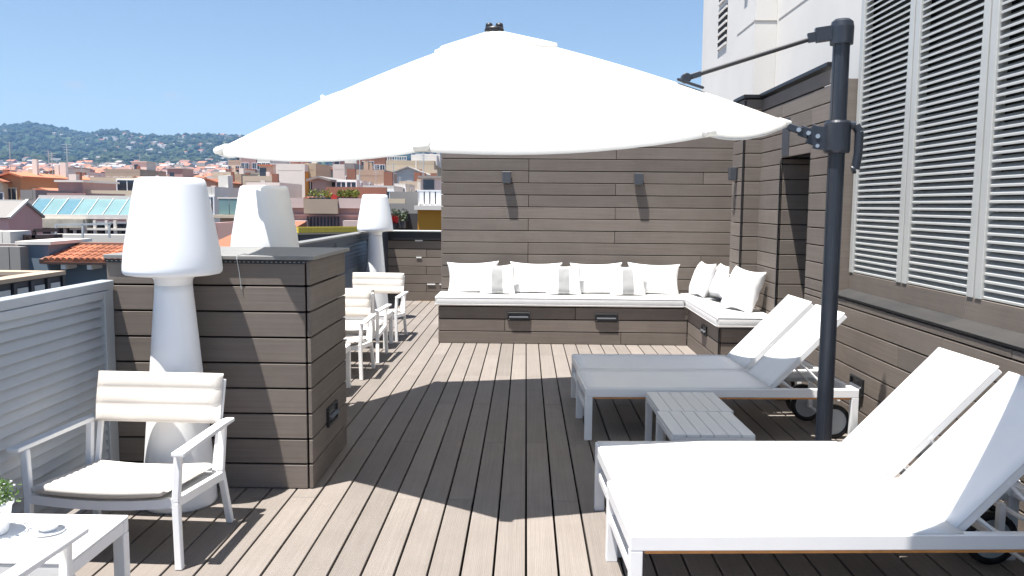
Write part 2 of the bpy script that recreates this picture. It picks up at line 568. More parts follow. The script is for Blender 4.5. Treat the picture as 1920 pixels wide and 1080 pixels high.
# ------------------------------------------------------------------ corner bench
bench = empty('corner_bench', (0, 0, 0), label="long plank clad corner bench carrying white seat cushions", cat="bench")
BY, BZ = 9.96, 0.452
b = MB()
b.box((0.45, 10.27, 0.22), (2.94, 0.54, 0.42))
b.box((2.23, 9.17, 0.22), (0.5, 1.5, 0.42))
b.build('bench_core', M_joint, bench)
bj = ((1.15,), (-0.24,), (0.6,))
clad_x(bench, -1.04, 1.935, 0, 0.4455, BY, joints=bj)
clad_y(bench, 8.36, 9.958, 0, 0.4455, 1.94)
clad_x(bench, 1.964, 2.495, 0, 0.4455, 8.36)
clad_y(bench, 9.985, 10.55, 0, 0.4455, -1.04)
perforated_trim(bench, (1.944, 8.356, 0.01), (1.944, 8.356, 0.44), (1, 0, 0))
perforated_trim(bench, (1.96, 8.355, 0.449), (2.49, 8.355, 0.449), (0, 0, 1))


def soft(me, cuts=2, lev=1):
    return me


def cushion(name, poly, z0, z1, label, bev=0.028):
    b = MB().prism(poly, z0, z1)
    me = b.mesh(name, M_cush, bevel=bev, segs=3, smooth=True)
    o = obj(name, me)
    # seam piping round the top edge
    p = MB()
    n = len(poly)
    cx = sum(q[0] for q in poly) / n; cy = sum(q[1] for q in poly) / n
    for zz in (z0 + 0.018, z1 - 0.018):
        for i in range(n):
            p.tube((*poly[i], zz), (*poly[(i + 1) % n], zz), 0.0028, 6)
    p.build('piping', M_cush, o)
    tag(o, label, 'cushion', 'seat cushions of the corner bench')
    return o


cushion('seat_cushion', [(-1.075, 9.93), (1.895, 9.93), (1.895, 10.5), (-1.075, 10.5)], 0.455, 0.573,
        "long white seat cushion along the back plank wall")
cushion('seat_cushion', [(1.905, 8.325), (2.49, 8.325), (2.49, 9.085), (2.293, 9.085), (2.293, 9.6), (2.74, 9.6), (2.74, 10.5), (1.905, 10.5)],
        0.455, 0.573, "white seat cushion on the short arm of the corner bench beside the pillar")


def pillow(w_, h_, t_, m, seed, label, loc, rot, group, wr=0.006):
    n = 26
    rr = random.Random(seed)
    ox = rr.uniform(0, 50)
    b = MB()
    grids = []
    for side in (1, -1):
        g = []
        for i in range(n + 1):
            row = []
            for j in range(n + 1):
                u = -1 + 2 * i / n; v = -1 + 2 * j / n
                x = w_ / 2 * u * (1 - 0.1 * (1 - v * v) * abs(u) ** 2)
                z = h_ / 2 * v * (1 - 0.13 * (1 - u * u) * abs(v) ** 2)
                e = (1 - abs(u) ** 3.2) * (1 - abs(v) ** 3.2)
                th = t_ / 2 * max(e, 0) ** 0.52
                wv = noise.noise(Vector((x * 9 + ox, z * 9, side * 3.0))) * wr * 1.2 + noise.noise(Vector((x * 22 + ox, z * 14, side * 5.0))) * wr * 0.6
                # creases that fan out of the corners
                cr_ = sin(14 * atan2(abs(v) - 1.15, abs(u) - 1.15)) * wr * 0.55 * (u * u * v * v)
                sag = -0.05 * t_ * (v < 0) * v
                y = side * (th * (1 + sag) + (wv + cr_) * min(1, e * 4))
                row.append(b.bm.verts.new((x, y, z)))
            g.append(row)
        grids.append(g)
    for si, g in enumerate(grids):
        for i in range(n):
            for j in range(n):
                q = (g[i][j], g[i + 1][j], g[i + 1][j + 1], g[i][j + 1])
                b.bm.faces.new(q if si else tuple(reversed(q)))
    o = b.build('pillow', m, None, loc, weld=True, smooth=True)
    o.rotation_euler = rot
    tag(o, label, 'pillow', group)
    return o


ZS = 0.573
G_p = 'pillows on the corner bench'
for i, (xc, lab) in enumerate(((-0.68, "plain white pillow at the left end of the long bench"),
                               (0.10, "plain white pillow between the first two striped pillows"),
                               (0.85, "plain white pillow between the second and third striped pillows"),
                               (1.555, "plain white pillow at the right end of the back wall row"))):
    pillow(0.65, 0.41, 0.14, M_cush, 10 + i, lab, (xc + 0.03, 10.385, ZS + 0.182), (R_(-15), R_(rnd.uniform(-2, 2)), R_(rnd.uniform(-3, 3))), G_p)
for i, (xc, lab) in enumerate(((-0.34, "square pillow with a grey centre stripe, first from the bench's left end"),
                               (0.465, "square pillow with a grey centre stripe, middle of the three"),
                               (1.24, "square pillow with a grey centre stripe, nearest the bench corner"))):
    pillow(0.44, 0.4, 0.12, M_stripe, 20 + i, lab, (xc, 10.2, ZS + 0.178), (R_(-20), R_(rnd.uniform(-1.5, 1.5)), R_(rnd.uniform(-4, 4))), G_p)
pillow(0.47, 0.44, 0.17, M_cush, 31, "plump white pillow in the bench corner, leaning, left of the pillar", (2.15, 10.2, ZS + 0.205), (R_(-20), R_(0), R_(-80)), G_p, 0.01)
pillow(0.47, 0.44, 0.17, M_cush, 32, "white pillow half hidden behind the plank pillar", (2.33, 9.93, ZS + 0.2), (R_(-20), R_(0), R_(-78)), G_p, 0.01)
pillow(0.5, 0.48, 0.19, M_cush, 33, "large creased white pillow in front of the pillar near the doorway", (2.29, 8.84, ZS + 0.215), (R_(-20), R_(4), R_(-66)), G_p, 0.016)

# ------------------------------------------------------------------ wall lamps and step lights
GL = 'box lamps on the plank walls'


def wall_lamp(loc, rz, label):
    e = empty('wall_lamp', loc, rz, label=label, cat='wall lamp', group=GL)
    MB().box((0, -0.045, 0), (0.105, 0.07, 0.14)).build('lamp_body', M_fixture, e, bevel=0.003)
    MB().box((0, -0.006, 0), (0.09, 0.012, 0.125)).build('back_plate', M_black, e)
    MB().box((0, -0.045, -0.071), (0.07, 0.045, 0.006)).build('lens', M_glasslens, e)


wall_lamp((-0.245, 10.558, 1.998), 0, "dark box lamp on the back wall above the left pillows")
wall_lamp((1.392, 10.558, 1.99), 0, "dark box lamp on the back wall above the right pillows")
wall_lamp((PX - 0.001, 9.36, 2.02), -pi / 2, "dark box lamp on the side of the plank pillar")
GS = 'recessed step lights'


def step_light(loc, rz, label, w_=0.27, h_=0.1):
    e = empty('step_light', loc, rz, label=label, cat='step light', group=GS)
    b = MB()
    b.box((0, -0.006, h_ / 2 - 0.008), (w_, 0.02, 0.016)).box((0, -0.006, -h_ / 2 + 0.008), (w_, 0.02, 0.016))
    b.box((-w_ / 2 + 0.008, -0.006, 0), (0.016, 0.02, h_ - 0.034)).box((w_ / 2 - 0.008, -0.006, 0), (0.016, 0.02, h_ - 0.034))
    b.build('frame', M_black, e, bevel=0.002)
    MB().box((0, -0.002, 0), (w_ - 0.034, 0.008, h_ - 0.034)).build('lens', M_glasslens, e)
    MB().box((0, -0.019, -0.006), (w_ - 0.04, 0.026, 0.012), Matrix.Rotation(R_(28), 4, 'X')).build('hood', M_fixture, e, bevel=0.002)


step_light((-0.075, BY - 0.002, 0.33), 0, "dark step light under the bench seat, left one")
step_light((0.97, BY - 0.002, 0.325), 0, "dark step light under the bench seat, right one")
step_light((1.938, 9.0, 0.33), -pi / 2, "dark step light on the short arm of the bench", 0.24)
step_light((XW - 0.002, 6.24, 0.335), -pi / 2, "dark step light low on the right plank wall by the loungers", 0.24, 0.13)
step_light((-1.221, 5.2, 0.335), pi / 2, "dark step light on the side of the plank clad plinth", 0.25, 0.12)

# ------------------------------------------------------------------ plank clad plinth (left)
bx = empty('clad_plinth', (0, 0, 0), label="waist high plank clad box with grey top standing at the left parapet", cat="plinth")
BXL, BXR, BF, BB, BT = -2.39, -1.243, 4.735, 5.66, 1.3365
MB().box(((BXL + BXR) / 2, (BF + BB) / 2, 0.66), (BXR - BXL - 0.05, BB - BF - 0.05, 1.31)).build('plinth_core', M_joint, bx)
clad_x(bx, BXL, BXR - 0.009, 0, BT, BF)
clad_y(bx, BF + 0.002, BB, 0, BT, BXR + 0.02, facing=1)
clad_x(bx, BXL, BXR - 0.026, 0, BT, BB, facing=1)
b = MB()
nb = 6
for i in range(nb):
    ya = BF - 0.02 + i * (BB - BF + 0.06) / nb
    yb = BF - 0.02 + (i + 1) * (BB - BF + 0.06) / nb
    obj('top_board', board(BXR - BXL + 0.05, yb - ya - 0.003, 0.022, M_coping, 0.002, 'top_board'), bx, ((BXL + BXR) / 2 + 0.02, (ya + yb) / 2, BT + 0.012))
perforated_trim(bx, (BXL, BF - 0.006, BT - 0.012), (BXR, BF - 0.006, BT - 0.012), (0, 0, 1), 0.02)

b = MB()
pts = [(-1.64, 4.9, 1.365), (-1.632, 4.72, 1.362), (-1.63, 4.708, 1.34), (-1.622, 4.722, 1.26), (-1.615, 4.728, 1.17)]
for p, q in zip(pts[:-1], pts[1:]):
    b.tube(p, q, 0.0022, 8)
tag(b.build('cable', M_disc), "thin pale cable hanging over the front edge of the plinth", "cable")

# ------------------------------------------------------------------ left parapet fences
XF = -2.36


def louvre_fence(y0, y1, posts, m, label, zt=1.19, x=XF, slatm=None):
    e = empty('louvre_fence', (x, 0, 0), label=label, cat='fence')
    MB().box((-0.02, (y0 + y1) / 2, zt), (0.075, y1 - y0, 0.05)).build('top_rail', m, e, bevel=0.004)
    MB().box((-0.02, (y0 + y1) / 2, 0.075), (0.05, y1 - y0, 0.05)).build('bottom_rail', m, e, bevel=0.003)
    slatm = slatm or m
    cache = {}
    for i, p in enumerate(posts):
        MB().box((-0.015, p, 0.6), (0.06, 0.055, 1.2)).build('post', m, e, bevel=0.003)
    for p, q in zip(posts[:-1], posts[1:]):
        MB().box((0.0, q - 0.06, 0.63), (0.045, 0.05, 1.06)).build('stile', m, e, bevel=0.003)
        MB().box((0.0, p + 0.06, 0.63), (0.045, 0.05, 1.06)).build('stile', m, e, bevel=0.003)
        MB().box((-0.005, (p + q) / 2, zt - 0.05), (0.05, q - p - 0.06, 0.045)).build('head_rail', m, e, bevel=0.003)
        MB().box((-0.03, (p + q) / 2, 0.63), (0.006, q - p - 0.1, 1.06)).build('shade_sheet', M_shade, e)  # added dark sheet: blocks the sun and darkens the gaps between slats
        L = round(q - p - 0.17, 3)
        if L not in cache:
            cache[L] = MB().box((0, 0, 0), (0.005, L, 0.053)).mesh('slat', slatm, bevel=0.001)
        z = 0.13
        while z < zt - 0.06:
            o = obj('slat', cache[L], e, (0.0, (p + q) / 2, z))
            o.rotation_euler = (0, R_(-23), 0)
            z += 0.054
    return e


louvre_fence(-1.7, 4.725, (-1.7, 0.42, 2.56, 4.69), M_fence, "silver grey louvre fence panel on the parapet beside the armchair")
louvre_fence(5.69, 12.62, (5.72, 8.0, 10.3, 12.58), M_fdark, "dark slate louvre fence on the parapet behind the chairs", zt=1.2, slatm=M_fdark)
o = MB().box((XF - 0.03, 9.15, 1.238), (0.13, 6.95, 0.022)).build('parapet_coping', M_coping, bevel=0.003)
tag(o, "grey coping on top of the dark louvre fence", "coping")
e = empty('parapet', (0, 0, 0), label="dark solid parapet panel beyond the round floor lamp", cat="parapet")
MB().box((XF - 0.03, 13.48, 0.6), (0.08, 1.66, 1.2)).build('panel', M_fdark, e, bevel=0.004)
MB().box((XF - 0.02, 13.48, 1.215), (0.12, 1.68, 0.03)).build('cap_rail', M_anth, e, bevel=0.004)
# far low plank wall
fw = empty('plank_wall', (0, 0, 0), label="low plank wall with a black cap at the far end of the terrace", cat="wall")
MB().box((-1.6, 14.46, 0.55), (1.7, 0.15, 1.1)).build('wall_core', M_joint, fw)
clad_x(fw, -2.42, -0.8, 0, 1.04, 14.36, joints=((), (-1.7,)))
MB().box((-1.6, 14.43, 1.115), (1.72, 0.2, 0.14)).build('cap', M_black, fw, bevel=0.004)
MB().box((-1.6, 14.43, 1.197), (1.74, 0.24, 0.022)).build('cap_strip', M_louvre, fw, bevel=0.003)
for (x, z, w_) in ((-1.83, 1.035, 0.13), (-1.83, 0.745, 0.09), (-1.62, 0.285, 0.14), (-1.45, 0.287, 0.05)):
    MB().box((x, 14.355, z), (w_, 0.014, 0.02)).build('clip', M_white, fw)

# ------------------------------------------------------------------ big louvre screen on the right
ls = empty('louvre_screen', (2.62, 0, 0), label="tall pale grey louvre screen of several panels on the right wall", cat="louvre screen")
NP, PW, ZT0, ZT1 = 3, 0.955, 1.14, 3.78
blade = {}
a_ = R_(35)
blade_b = MB().box((0, 0, 0), (0.046, PW - 0.163, 0.004), Matrix.Rotation(-a_, 4, 'Y')).box((-0.0235 * cos(a_) - 0.001, 0, -0.0235 * sin(a_) - 0.005), (0.004, PW - 0.163, 0.013)) \
    .mesh('slat', M_louvre, bevel=0.0008)
for i in range(NP):
    yb = 6.83 - i * PW
    ya = yb - PW
    MB().box((0.03, yb - 0.045, (ZT0 + ZT1) / 2), (0.07, 0.07, ZT1 - ZT0)).build('stile', M_louvre, ls, bevel=0.003)
    MB().box((0.03, ya + 0.045, (ZT0 + ZT1) / 2), (0.07, 0.07, ZT1 - ZT0)).build('stile', M_louvre, ls, bevel=0.003)
    MB().box((0.05, ya, (ZT0 + ZT1) / 2), (0.03, 0.02, ZT1 - ZT0)).build('joint_strip', M_sill, ls)
    MB().box((0.03, (ya + yb) / 2, ZT1 + 0.025), (0.07, PW - 0.02, 0.05)).build('head_rail', M_louvre, ls, bevel=0.003)
    z = ZT0 + 0.03
    while z < ZT1 - 0.02:
        o = obj('slat', blade_b, ls, (0.03, (ya + yb) / 2, z))
        z += 0.0455
MB().box((0.12, 6.83 - NP * PW / 2, 2.4), (0.02, NP * PW, 2.9)).box((0.09, 6.822, 2.4), (0.05, 0.016, 2.9)).build('shade_backing', M_shade, ls)  # dark sheet stands in for the shade seen between the blades
# plant room behind the louvre screen
o = MB().box((3.35, 5.4, 1.9), (1.15, 2.78, 3.86)).build('plant_room', M_render, bevel=0.01)
tag(o, "white rendered plant room behind the louvre screen", "building")

# ------------------------------------------------------------------ white tower behind the wall
tw = empty('white_tower', (0, 0, 0), label="tall white rendered building rising behind the plank wall", cat="building")
b = MB()
b.box((5.4, 9.55, 4.0), (4.4, 3.15, 14.0))        # near block, face x=3.2
b.box((4.95, 12.78, 4.0), (4.06, 3.3, 14.0))      # far block, face x=2.92
b.build('wall', M_render, tw)
MB().box((2.905, 13.85, -1.0), (0.03, 1.1, 8.35)).build('base_band', M_render, tw, bevel=0.004)
# recessed joint lines
g = mat('render_joint', (0.3, 0.28, 0.26), 0.9)
b = MB()
zj = at(1440, 47, 11.1).z
b.box((3.199, 9.5, zj + 0.06), (0.006, 3.1, 0.016)); b.box((3.05, 11.127, zj + 0.06), (0.29, 0.006, 0.016))
b.box((2.919, 11.6, zj + 0.06), (0.006, 0.9, 0.016))
b.build('joint_line', g, tw)


def vent(yc, w_, z0, z1):
    v = MB().box((2.914, yc, (z0 + z1) / 2), (0.012, w_, z1 - z0)).build('vent', M_shade, tw)
    z = z0
    while z < z1:
        MB().box((2.905, yc, z), (0.02, w_ + 0.02, 0.035)).build('vent_blade', M_render, v)
        z += 0.105


vent(12.95, 0.55, 4.05, 4.62)
vent(12.95, 0.55, 4.72, 7.2)
vent(11.62, 0.14, 4.45, 7.2)

# ------------------------------------------------------------------ floor lamps
G_lamp = 'white floor lamps'
PROF = [(0.001, 0.0), (0.188, 0.0), (0.196, 0.012), (0.194, 0.04), (0.184, 0.18), (0.165, 0.42), (0.141, 0.68), (0.119, 0.95),
        (0.1, 1.17), (0.097, 1.215), (0.099, 1.24), (0.108, 1.256), (0.15, 1.264), (0.215, 1.269), (0.242, 1.274), (0.2515, 1.283), (0.254, 1.298), (0.2525, 1.325),
        (0.243, 1.41), (0.183, 1.745), (0.179, 1.765), (0.17, 1.78), (0.15, 1.788), (0.001, 1.792)]


def floor_lamp(x, y, label):
    e = empty('floor_lamp', (x, y, 0), rnd.uniform(0, 6), label=label, cat='floor lamp', group=G_lamp)
    k = 10
    MB().lathe(PROF[:k], 64).build('lamp_base', M_plastic, e, smooth=True)
    MB().lathe([(0.001, 1.2)] + PROF[k - 1:], 64).build('lamp_shade', M_plastic, e, smooth=True)


floor_lamp(-1.905, 4.5, "big round white floor lamp in front of the plinth behind the armchair")
floor_lamp(-2.155, 12.0, "round white floor lamp at the far parapet behind the distant chair")
floor_lamp(-1.995, 6.4, "round white floor lamp standing behind the plinth, only its shade showing")

# ------------------------------------------------------------------ sun loungers
def make_lounger(label, ang=46.0):
    """origin under the foot end middle; +X runs to the head"""
    e = empty('sun_lounger', (0, 0, 0), 0, label=label, cat='sun lounger', group='white sun loungers in two pairs')
    L, W, H, rw_, rh = 1.95, 0.655, 0.375, 0.042, 0.062
    b = MB()
    for s in (-1, 1):
        b.box((L / 2, s * (W / 2 - rw_ / 2), H - rh / 2), (L, rw_, rh))
    b.box((rw_ / 2, 0, H - rh / 2), (rw_, W - 2 * rw_ - 0.002, rh))
    b.box((L - rw_ / 2, 0, H - rh / 2), (rw_, W - 2 * rw_ - 0.002, rh))
    b.build('frame', M_white, e, bevel=0.004)
    for s in (-1, 1):
        for x in (0.026, L - 0.026):
            MB().box((x, s * (W / 2 - rw_ / 2), (H - rh) / 2), (0.052, rw_, H - rh - 0.001)).build('leg', M_white, e, bevel=0.003)
        MB().box((L / 2, s * (W / 2 - 0.014), H - rh - 0.006), (L - 0.12, 0.02, 0.011)).build('teak_strip', M_teak, e)
    MB().box((0.026, 0, 0.205), (0.03, W - 2 * rw_ - 0.002, 0.04)).build('foot_bar', M_white, e, bevel=0.003)
    # sling seat, sagging a little between the rails
    b = MB()
    nx, ny = 14, 8
    xk = 1.33
    rows = []
    for i in range(nx + 1):
        row = []
        for j in range(ny + 1):
            x = 0.012 + (xk - 0.012) * i / nx
            v = -1 + 2 * j / ny
            row.append(b.bm.verts.new((x, v * (W / 2 - 0.008), H + 0.006 - 0.014 * (1 - v * v) * (1 - (2 * i / nx - 1) ** 4))))
        rows.append(row)
    for i in range(nx):
        for j in range(ny):
            b.bm.faces.new((rows[i][j], rows[i + 1][j], rows[i + 1][j + 1], rows[i][j + 1]))
    ge = bmesh.ops.extrude_face_region(b.bm, geom=list(b.bm.faces))
    bmesh.ops.translate(b.bm, verts=[v for v in ge['geom'] if isinstance(v, bmesh.types.BMVert)], vec=(0, 0, -0.006))
    b.build('seat_sling', M_sling, e, smooth=True)
    # hinged backrest: frame, sling, props
    a = R_(ang)
    bl = 0.735
    bk = empty('backrest', (xk, 0, H - 0.004), 0)
    bk.parent = e
    bk.rotation_euler = (0, -a, 0)
    b = MB()
    for s in (-1, 1):
        b.box((bl / 2 + 0.004, s * (W / 2 - 0.074), -0.012), (bl, 0.028, 0.036))
    b.box((bl - 0.01, 0, -0.012), (0.03, W - 0.178, 0.036))
    b.box((0.02, 0, -0.014), (0.03, W - 0.178, 0.03))
    b.build('back_frame', M_white, bk, bevel=0.004)
    b = MB()
    rows = []
    for i in range(11):
        row = []
        for j in range(ny + 1):
            u = i / 10
            v = -1 + 2 * j / ny
            row.append(b.bm.verts.new((0.0 + (bl + 0.012) * u, v * (W / 2 - 0.06), 0.01 - 0.012 * (1 - v * v) * (1 - (2 * u - 1) ** 4))))
        rows.append(row)
    for i in range(10):
        for j in range(ny):
            b.bm.faces.new((rows[i][j], rows[i + 1][j], rows[i + 1][j + 1], rows[i][j + 1]))
    ge = bmesh.ops.extrude_face_region(b.bm, geom=list(b.bm.faces))
    bmesh.ops.translate(b.bm, verts=[v for v in ge['geom'] if isinstance(v, bmesh.types.BMVert)], vec=(0, 0, -0.006))
    b.build('back_sling', M_sling, bk, smooth=True)
    b = MB()
    px, pz = xk + cos(a) * 0.3, H + sin(a) * 0.3 - 0.03
    for s in (-1, 1):
        b.tube((px, s * 0.25, pz), (1.83, s * 0.25, H - 0.09), 0.008, 8)
        b.tube((px - 0.12, s * 0.25, pz - 0.14), (1.55, s * 0.26, H - 0.06), 0.008, 8)
    b.tube((px, -0.27, pz), (px, 0.27, pz), 0.009, 8)
    b.tube((1.83, -0.27, H - 0.09), (1.83, 0.27, H - 0.09), 0.011, 8)
    b.tube((1.55, -0.28, H - 0.06), (1.55, 0.28, H - 0.06), 0.009, 8)
    b.build('prop_frame', M_white, e)
    MB().box((1.5, 0, H - 0.03), (0.04, W - 0.09, 0.03)).build('cross_bar', M_white, e, bevel=0.003)
    for s in (-1, 1):
        MB().box((1.66, s * 0.262, H - 0.052), (0.42, 0.02, 0.03)).build('ratchet_rail', M_disc, e, bevel=0.002)
    for s in (-1, 1):
        y = s * (W / 2 - 0.075)
        wl = empty('wheel', (1.80, y, 0.125), 0)
        wl.parent = e
        seg = 32
        t = MB()
        pr = [(0.094, -0.017), (0.124, -0.014), (0.1255, 0), (0.124, 0.014), (0.094, 0.017)]
        rings = []
        for (r, yy) in pr:
            rings.append([t.bm.verts.new((r * cos(2 * pi * k / seg), yy, r * sin(2 * pi * k / seg))) for k in range(seg)])
        for i in range(len(pr)):
            A, B = rings[i], rings[(i + 1) % len(pr)]
            for k in range(seg):
                t.bm.faces.new((A[k], A[(k + 1) % seg], B[(k + 1) % seg], B[k]))
        t.build('tyre', M_rubber, wl, smooth=True)
        MB().tube((0, -0.012, 0), (0, 0.012, 0), 0.0935, 32).tube((0, -0.02, 0), (0, 0.02, 0), 0.022, 16).build('wheel_disc', M_disc, wl)
    MB().tube((1.80, -W / 2 + 0.06, 0.125), (1.80, W / 2 - 0.06, 0.125), 0.01, 10).box((1.80, 0.19, 0.22), (0.03, 0.03, 0.19)).box((1.80, -0.19, 0.22), (0.03, 0.03, 0.19)) \
        .build('axle', M_white, e)
    return e


L0 = make_lounger("nearest white sun lounger, its raised back partly in shade")
spots = [((0.405, 3.505), 2.6, None),
         ((0.405, 4.165), 2.6, "white sun lounger in full sun, second from the camera"),
         ((0.418, 6.155), 2.2, "white sun lounger in the parasol's shade just behind the low slatted tables"),
         ((0.418, 6.855), 2.0, "farthest white sun lounger, next to the corner bench")]
for i, ((x, y), a, lab) in enumerate(spots):
    o = L0 if i == 0 else copy_tree(L0)
    o.location = (x, y, 0)
    o.rotation_euler = (0, 0, R_(a))
    if lab:
        o['label'] = lab

# ------------------------------------------------------------------ low slatted tables between the loungers
def slat_table(x, y, label):
    e = empty('side_table', (x, y, 0), R_(1.2), label=label, cat='table', group='low slatted tables between the loungers')
    w_, d_, h_ = 0.475, 0.545, 0.362
    n = 6
    sl = w_ / n
    me = board(d_ - 0.004, sl - 0.004, 0.02, M_table, 0.002, 'slat')
    for i in range(n):
        obj('slat', me, e, (-w_ / 2 + (i + .5) * sl, 0, h_ - 0.01), pi / 2)
    b = MB()
    for s in (-1, 1):
        b.box((0, s * (d_ / 2 - 0.02), h_ - 0.041), (w_, 0.035, 0.04)).box((s * (w_ / 2 - 0.018), 0, h_ - 0.0405), (0.035, d_ - 0.077, 0.039))
    b.build('frame', M_table, e, bevel=0.003)
    for sx in (-1, 1):
        for sy in (-1, 1):
            MB().box((sx * (w_ / 2 - 0.022), sy * (d_ / 2 - 0.022), (h_ - 0.061) / 2), (0.044, 0.044, h_ - 0.062)).build('leg', M_table, e, bevel=0.003)


slat_table(1.083, 4.985, "low pale grey slatted table, the one nearer the camera")
slat_table(1.095, 5.54, "low pale grey slatted table touching the shaded lounger")

# ------------------------------------------------------------------ parasol
PC = Vector((-0.191, 5.811, 2.147)); PR = 1.895; PPHI = R_(35.468); TX, TY = 0.049, 0.108
pn = Vector((-TX, -TY, 1)).normalized()
pu = Vector((1, 0, TX)).normalized()
pv = pn.cross(pu)
RISE = 0.665


def make_parasol(label):
    base = Vector((1.95, 5.38, 0))
    e = empty('cantilever_parasol', base, 0, label=label, cat='parasol')
    fr = Matrix((pu, pv, pn)).transposed().to_4x4()
    fr.translation = PC - base
    cn = bpy.data.objects.new('canopy', None)

    def prof(t):
        return RISE * (1 - t) + 0.035 * sin(pi * t)

    def cpoint(t, sector, s, off=0.0, sag=0.045):
        a0 = PPHI + sector * pi / 4
        a1 = a0 + pi / 4
        p0 = Vector((cos(a0), sin(a0))); p1 = Vector((cos(a1), sin(a1)))
        q = p0.lerp(p1, s) * PR * t
        bow = 4 * s * (1 - s)
        z = prof(t) - sag * bow * t * (0.55 + 0.45 * t) + off
        q = q * (1 - 0.012 * bow * t)
        return fr @ Vector((q.x, q.y, z))

    # canopy cloth
    b = MB()
    nr, nsg = 16, 10
    for th in (0, 1):
        off = -0.004 * th
        for sct in range(8):
            g = []
            for i in range(nr + 1):
                t = 0.045 + 0.955 * i / nr
                g.append([b.bm.verts.new(cpoint(t, sct, j / nsg, off)) for j in range(nsg + 1)])
            for i in range(nr):
                for j in range(nsg):
                    b.bm.faces.new((g[i][j], g[i + 1][j], g[i + 1][j + 1], g[i][j + 1]))
            # short hem below the rim
            if th == 0:
                lo = [b.bm.verts.new(cpoint(1.0, sct, j / nsg, -0.03 - 0.0 * j)) for j in range(nsg + 1)]
                for j in range(nsg):
                    b.bm.faces.new((g[nr][j], lo[j], lo[j + 1], g[nr][j + 1]))
    cn = b.build('canopy', M_canvas, e, weld=True, smooth=True)
    # vent cap, raised above the main cloth
    b = MB()
    for sct in range(8):
        g = []
        for i in range(7):
            t = 0.02 + 0.2 * i / 6
            g.append([b.bm.verts.new(cpoint(t, sct, j / 6, 0.016 + 0.012 * (i / 6), 0.06)) for j in range(7)])
        g.append([b.bm.verts.new(cpoint(0.222, sct, j / 6, 0.006, 0.06)) for j in range(7)])
        for i in range(7):
            for j in range(6):
                b.bm.faces.new((g[i][j], g[i + 1][j], g[i + 1][j + 1], g[i][j + 1]))
    b.build('vent_cap', M_canvas, e, weld=True, smooth=True)
    # hub knob
    hub = fr @ Vector((0, 0, RISE + 0.02))
    b = MB().lathe([(0.001, -0.035), (0.055, -0.035), (0.066, -0.01), (0.058, 0.006), (0.03, 0.012), (0.001, 0.014)], 24, hub)
    b.lathe([(0.001, 0.0), (0.026, 0.0), (0.022, 0.03), (0.012, 0.036), (0.001, 0.036)], 16, hub + Vector((-0.034, 0, 0)))
    b.lathe([(0.001, 0.0), (0.028, 0.0), (0.024, 0.03), (0.012, 0.036), (0.001, 0.036)], 16, hub + Vector((0.034, 0, 0)))
    b.build('hub_cap', M_black, e, smooth=True)
    # ribs and corner pockets
    for k in range(8):
        b = MB()
        pts = [cpoint(t, k, 0.0, -0.03) for t in (0.03, 0.25, 0.5, 0.75, 0.985)]
        for p, q in zip(pts[:-1], pts[1:]):
            b.bar(p, q, 0.02, 0.03, 0, up=pn)
        b.build('rib', M_anth, e)
        tip = cpoint(1.0, k, 0.0, -0.008)
        inn = cpoint(0.965, k, 0.0, -0.012)
        b = MB().bar(inn, tip + (tip - inn) * 0.25, 0.075, 0.035, 0, up=pn)
        b.build('corner_pocket', M_canvas, e, bevel=0.012, segs=2, smooth=True)
    # white bracket on the rib away from the post
    q0, q1 = cpoint(0.58, 3, 0, 0.005), cpoint(0.66, 3, 0, 0.018)
    MB().bar(q0, q1, 0.05, 0.03, 0, up=pn).bar(q1 - pn * 0.01, q1 + pn * 0.035, 0.035, 0.03, 0, up=(1, 0, 0)).build('rib_bracket', M_canvas, e, bevel=0.012, segs=2)
    # post
    H = 2.743
    b = MB()
    b.lathe([(0.001, 0.012), (0.05, 0.012), (0.05, H), (0.001, H)], 32)
    for k in range(6):
        a = k * pi / 3 + 0.3
        b.box((0.0495 * cos(a), 0.0495 * sin(a), H / 2), (0.006, 0.012, H - 0.05), a)
    b.build('post', M_anth, e)
    MB().box((0, 0, 0.006), (0.24, 0.24, 0.012)).tube((0.09, 0.09, 0.012), (0.09, 0.09, 0.02), 0.01, 8).tube((-0.09, -0.09, 0.012), (-0.09, -0.09, 0.02), 0.01, 8) \
        .build('base_plate', M_anth, e)
    # cap with a nose that takes the upper rod
    D = cpoint(1.0, 7, 0, -0.03)
    att = cpoint(0.66, 7, 0, 0.045)
    nd = (att - Vector((0, 0, H)))
    nd.z = 0
    nd.normalize()
    b = MB().lathe([(0.001, H - 0.075), (0.069, H - 0.075), (0.071, H + 0.03), (0.064, H + 0.062), (0.045, H + 0.078), (0.001, H + 0.084)], 32)
    b.bar(Vector((0, 0, H)) + nd * 0.03, Vector((0, 0, H - 0.015)) + nd * 0.155, 0.062, 0.085)
    b.bar(Vector((0, 0, H - 0.02)) + nd * 0.14, Vector((0, 0, H - 0.03)) + nd * 0.2, 0.04, 0.055)
    b.build('post_cap', M_anth, e, bevel=0.006, segs=2)
    r0 = Vector((0, 0, H - 0.03)) + nd * 0.17
    b = MB().tube(r0, att + (r0 - att).normalized() * 0.09, 0.0145, 12)
    b.build('upper_rod', M_black, e)
    ra = cpoint(0.63, 7, 0, 0.022); rb = cpoint(0.72, 7, 0, 0.022)
    b = MB().bar(ra, rb, 0.07, 0.018, 0, up=pn)
    b.tube(att - Vector((0.0, 0.03, 0)), att + Vector((0.0, 0.03, 0)), 0.033, 16)
    b.bar(att, att + (r0 - att).normalized() * 0.1, 0.035, 0.035)
    b.build('rod_bracket', M_anth, e, bevel=0.005)
    # lower arm, sliding clamp and crank handle
    zc = 2.1
    ad = D - Vector((0, 0, zc))
    adh = Vector((ad.x, ad.y, 0)).normalized()
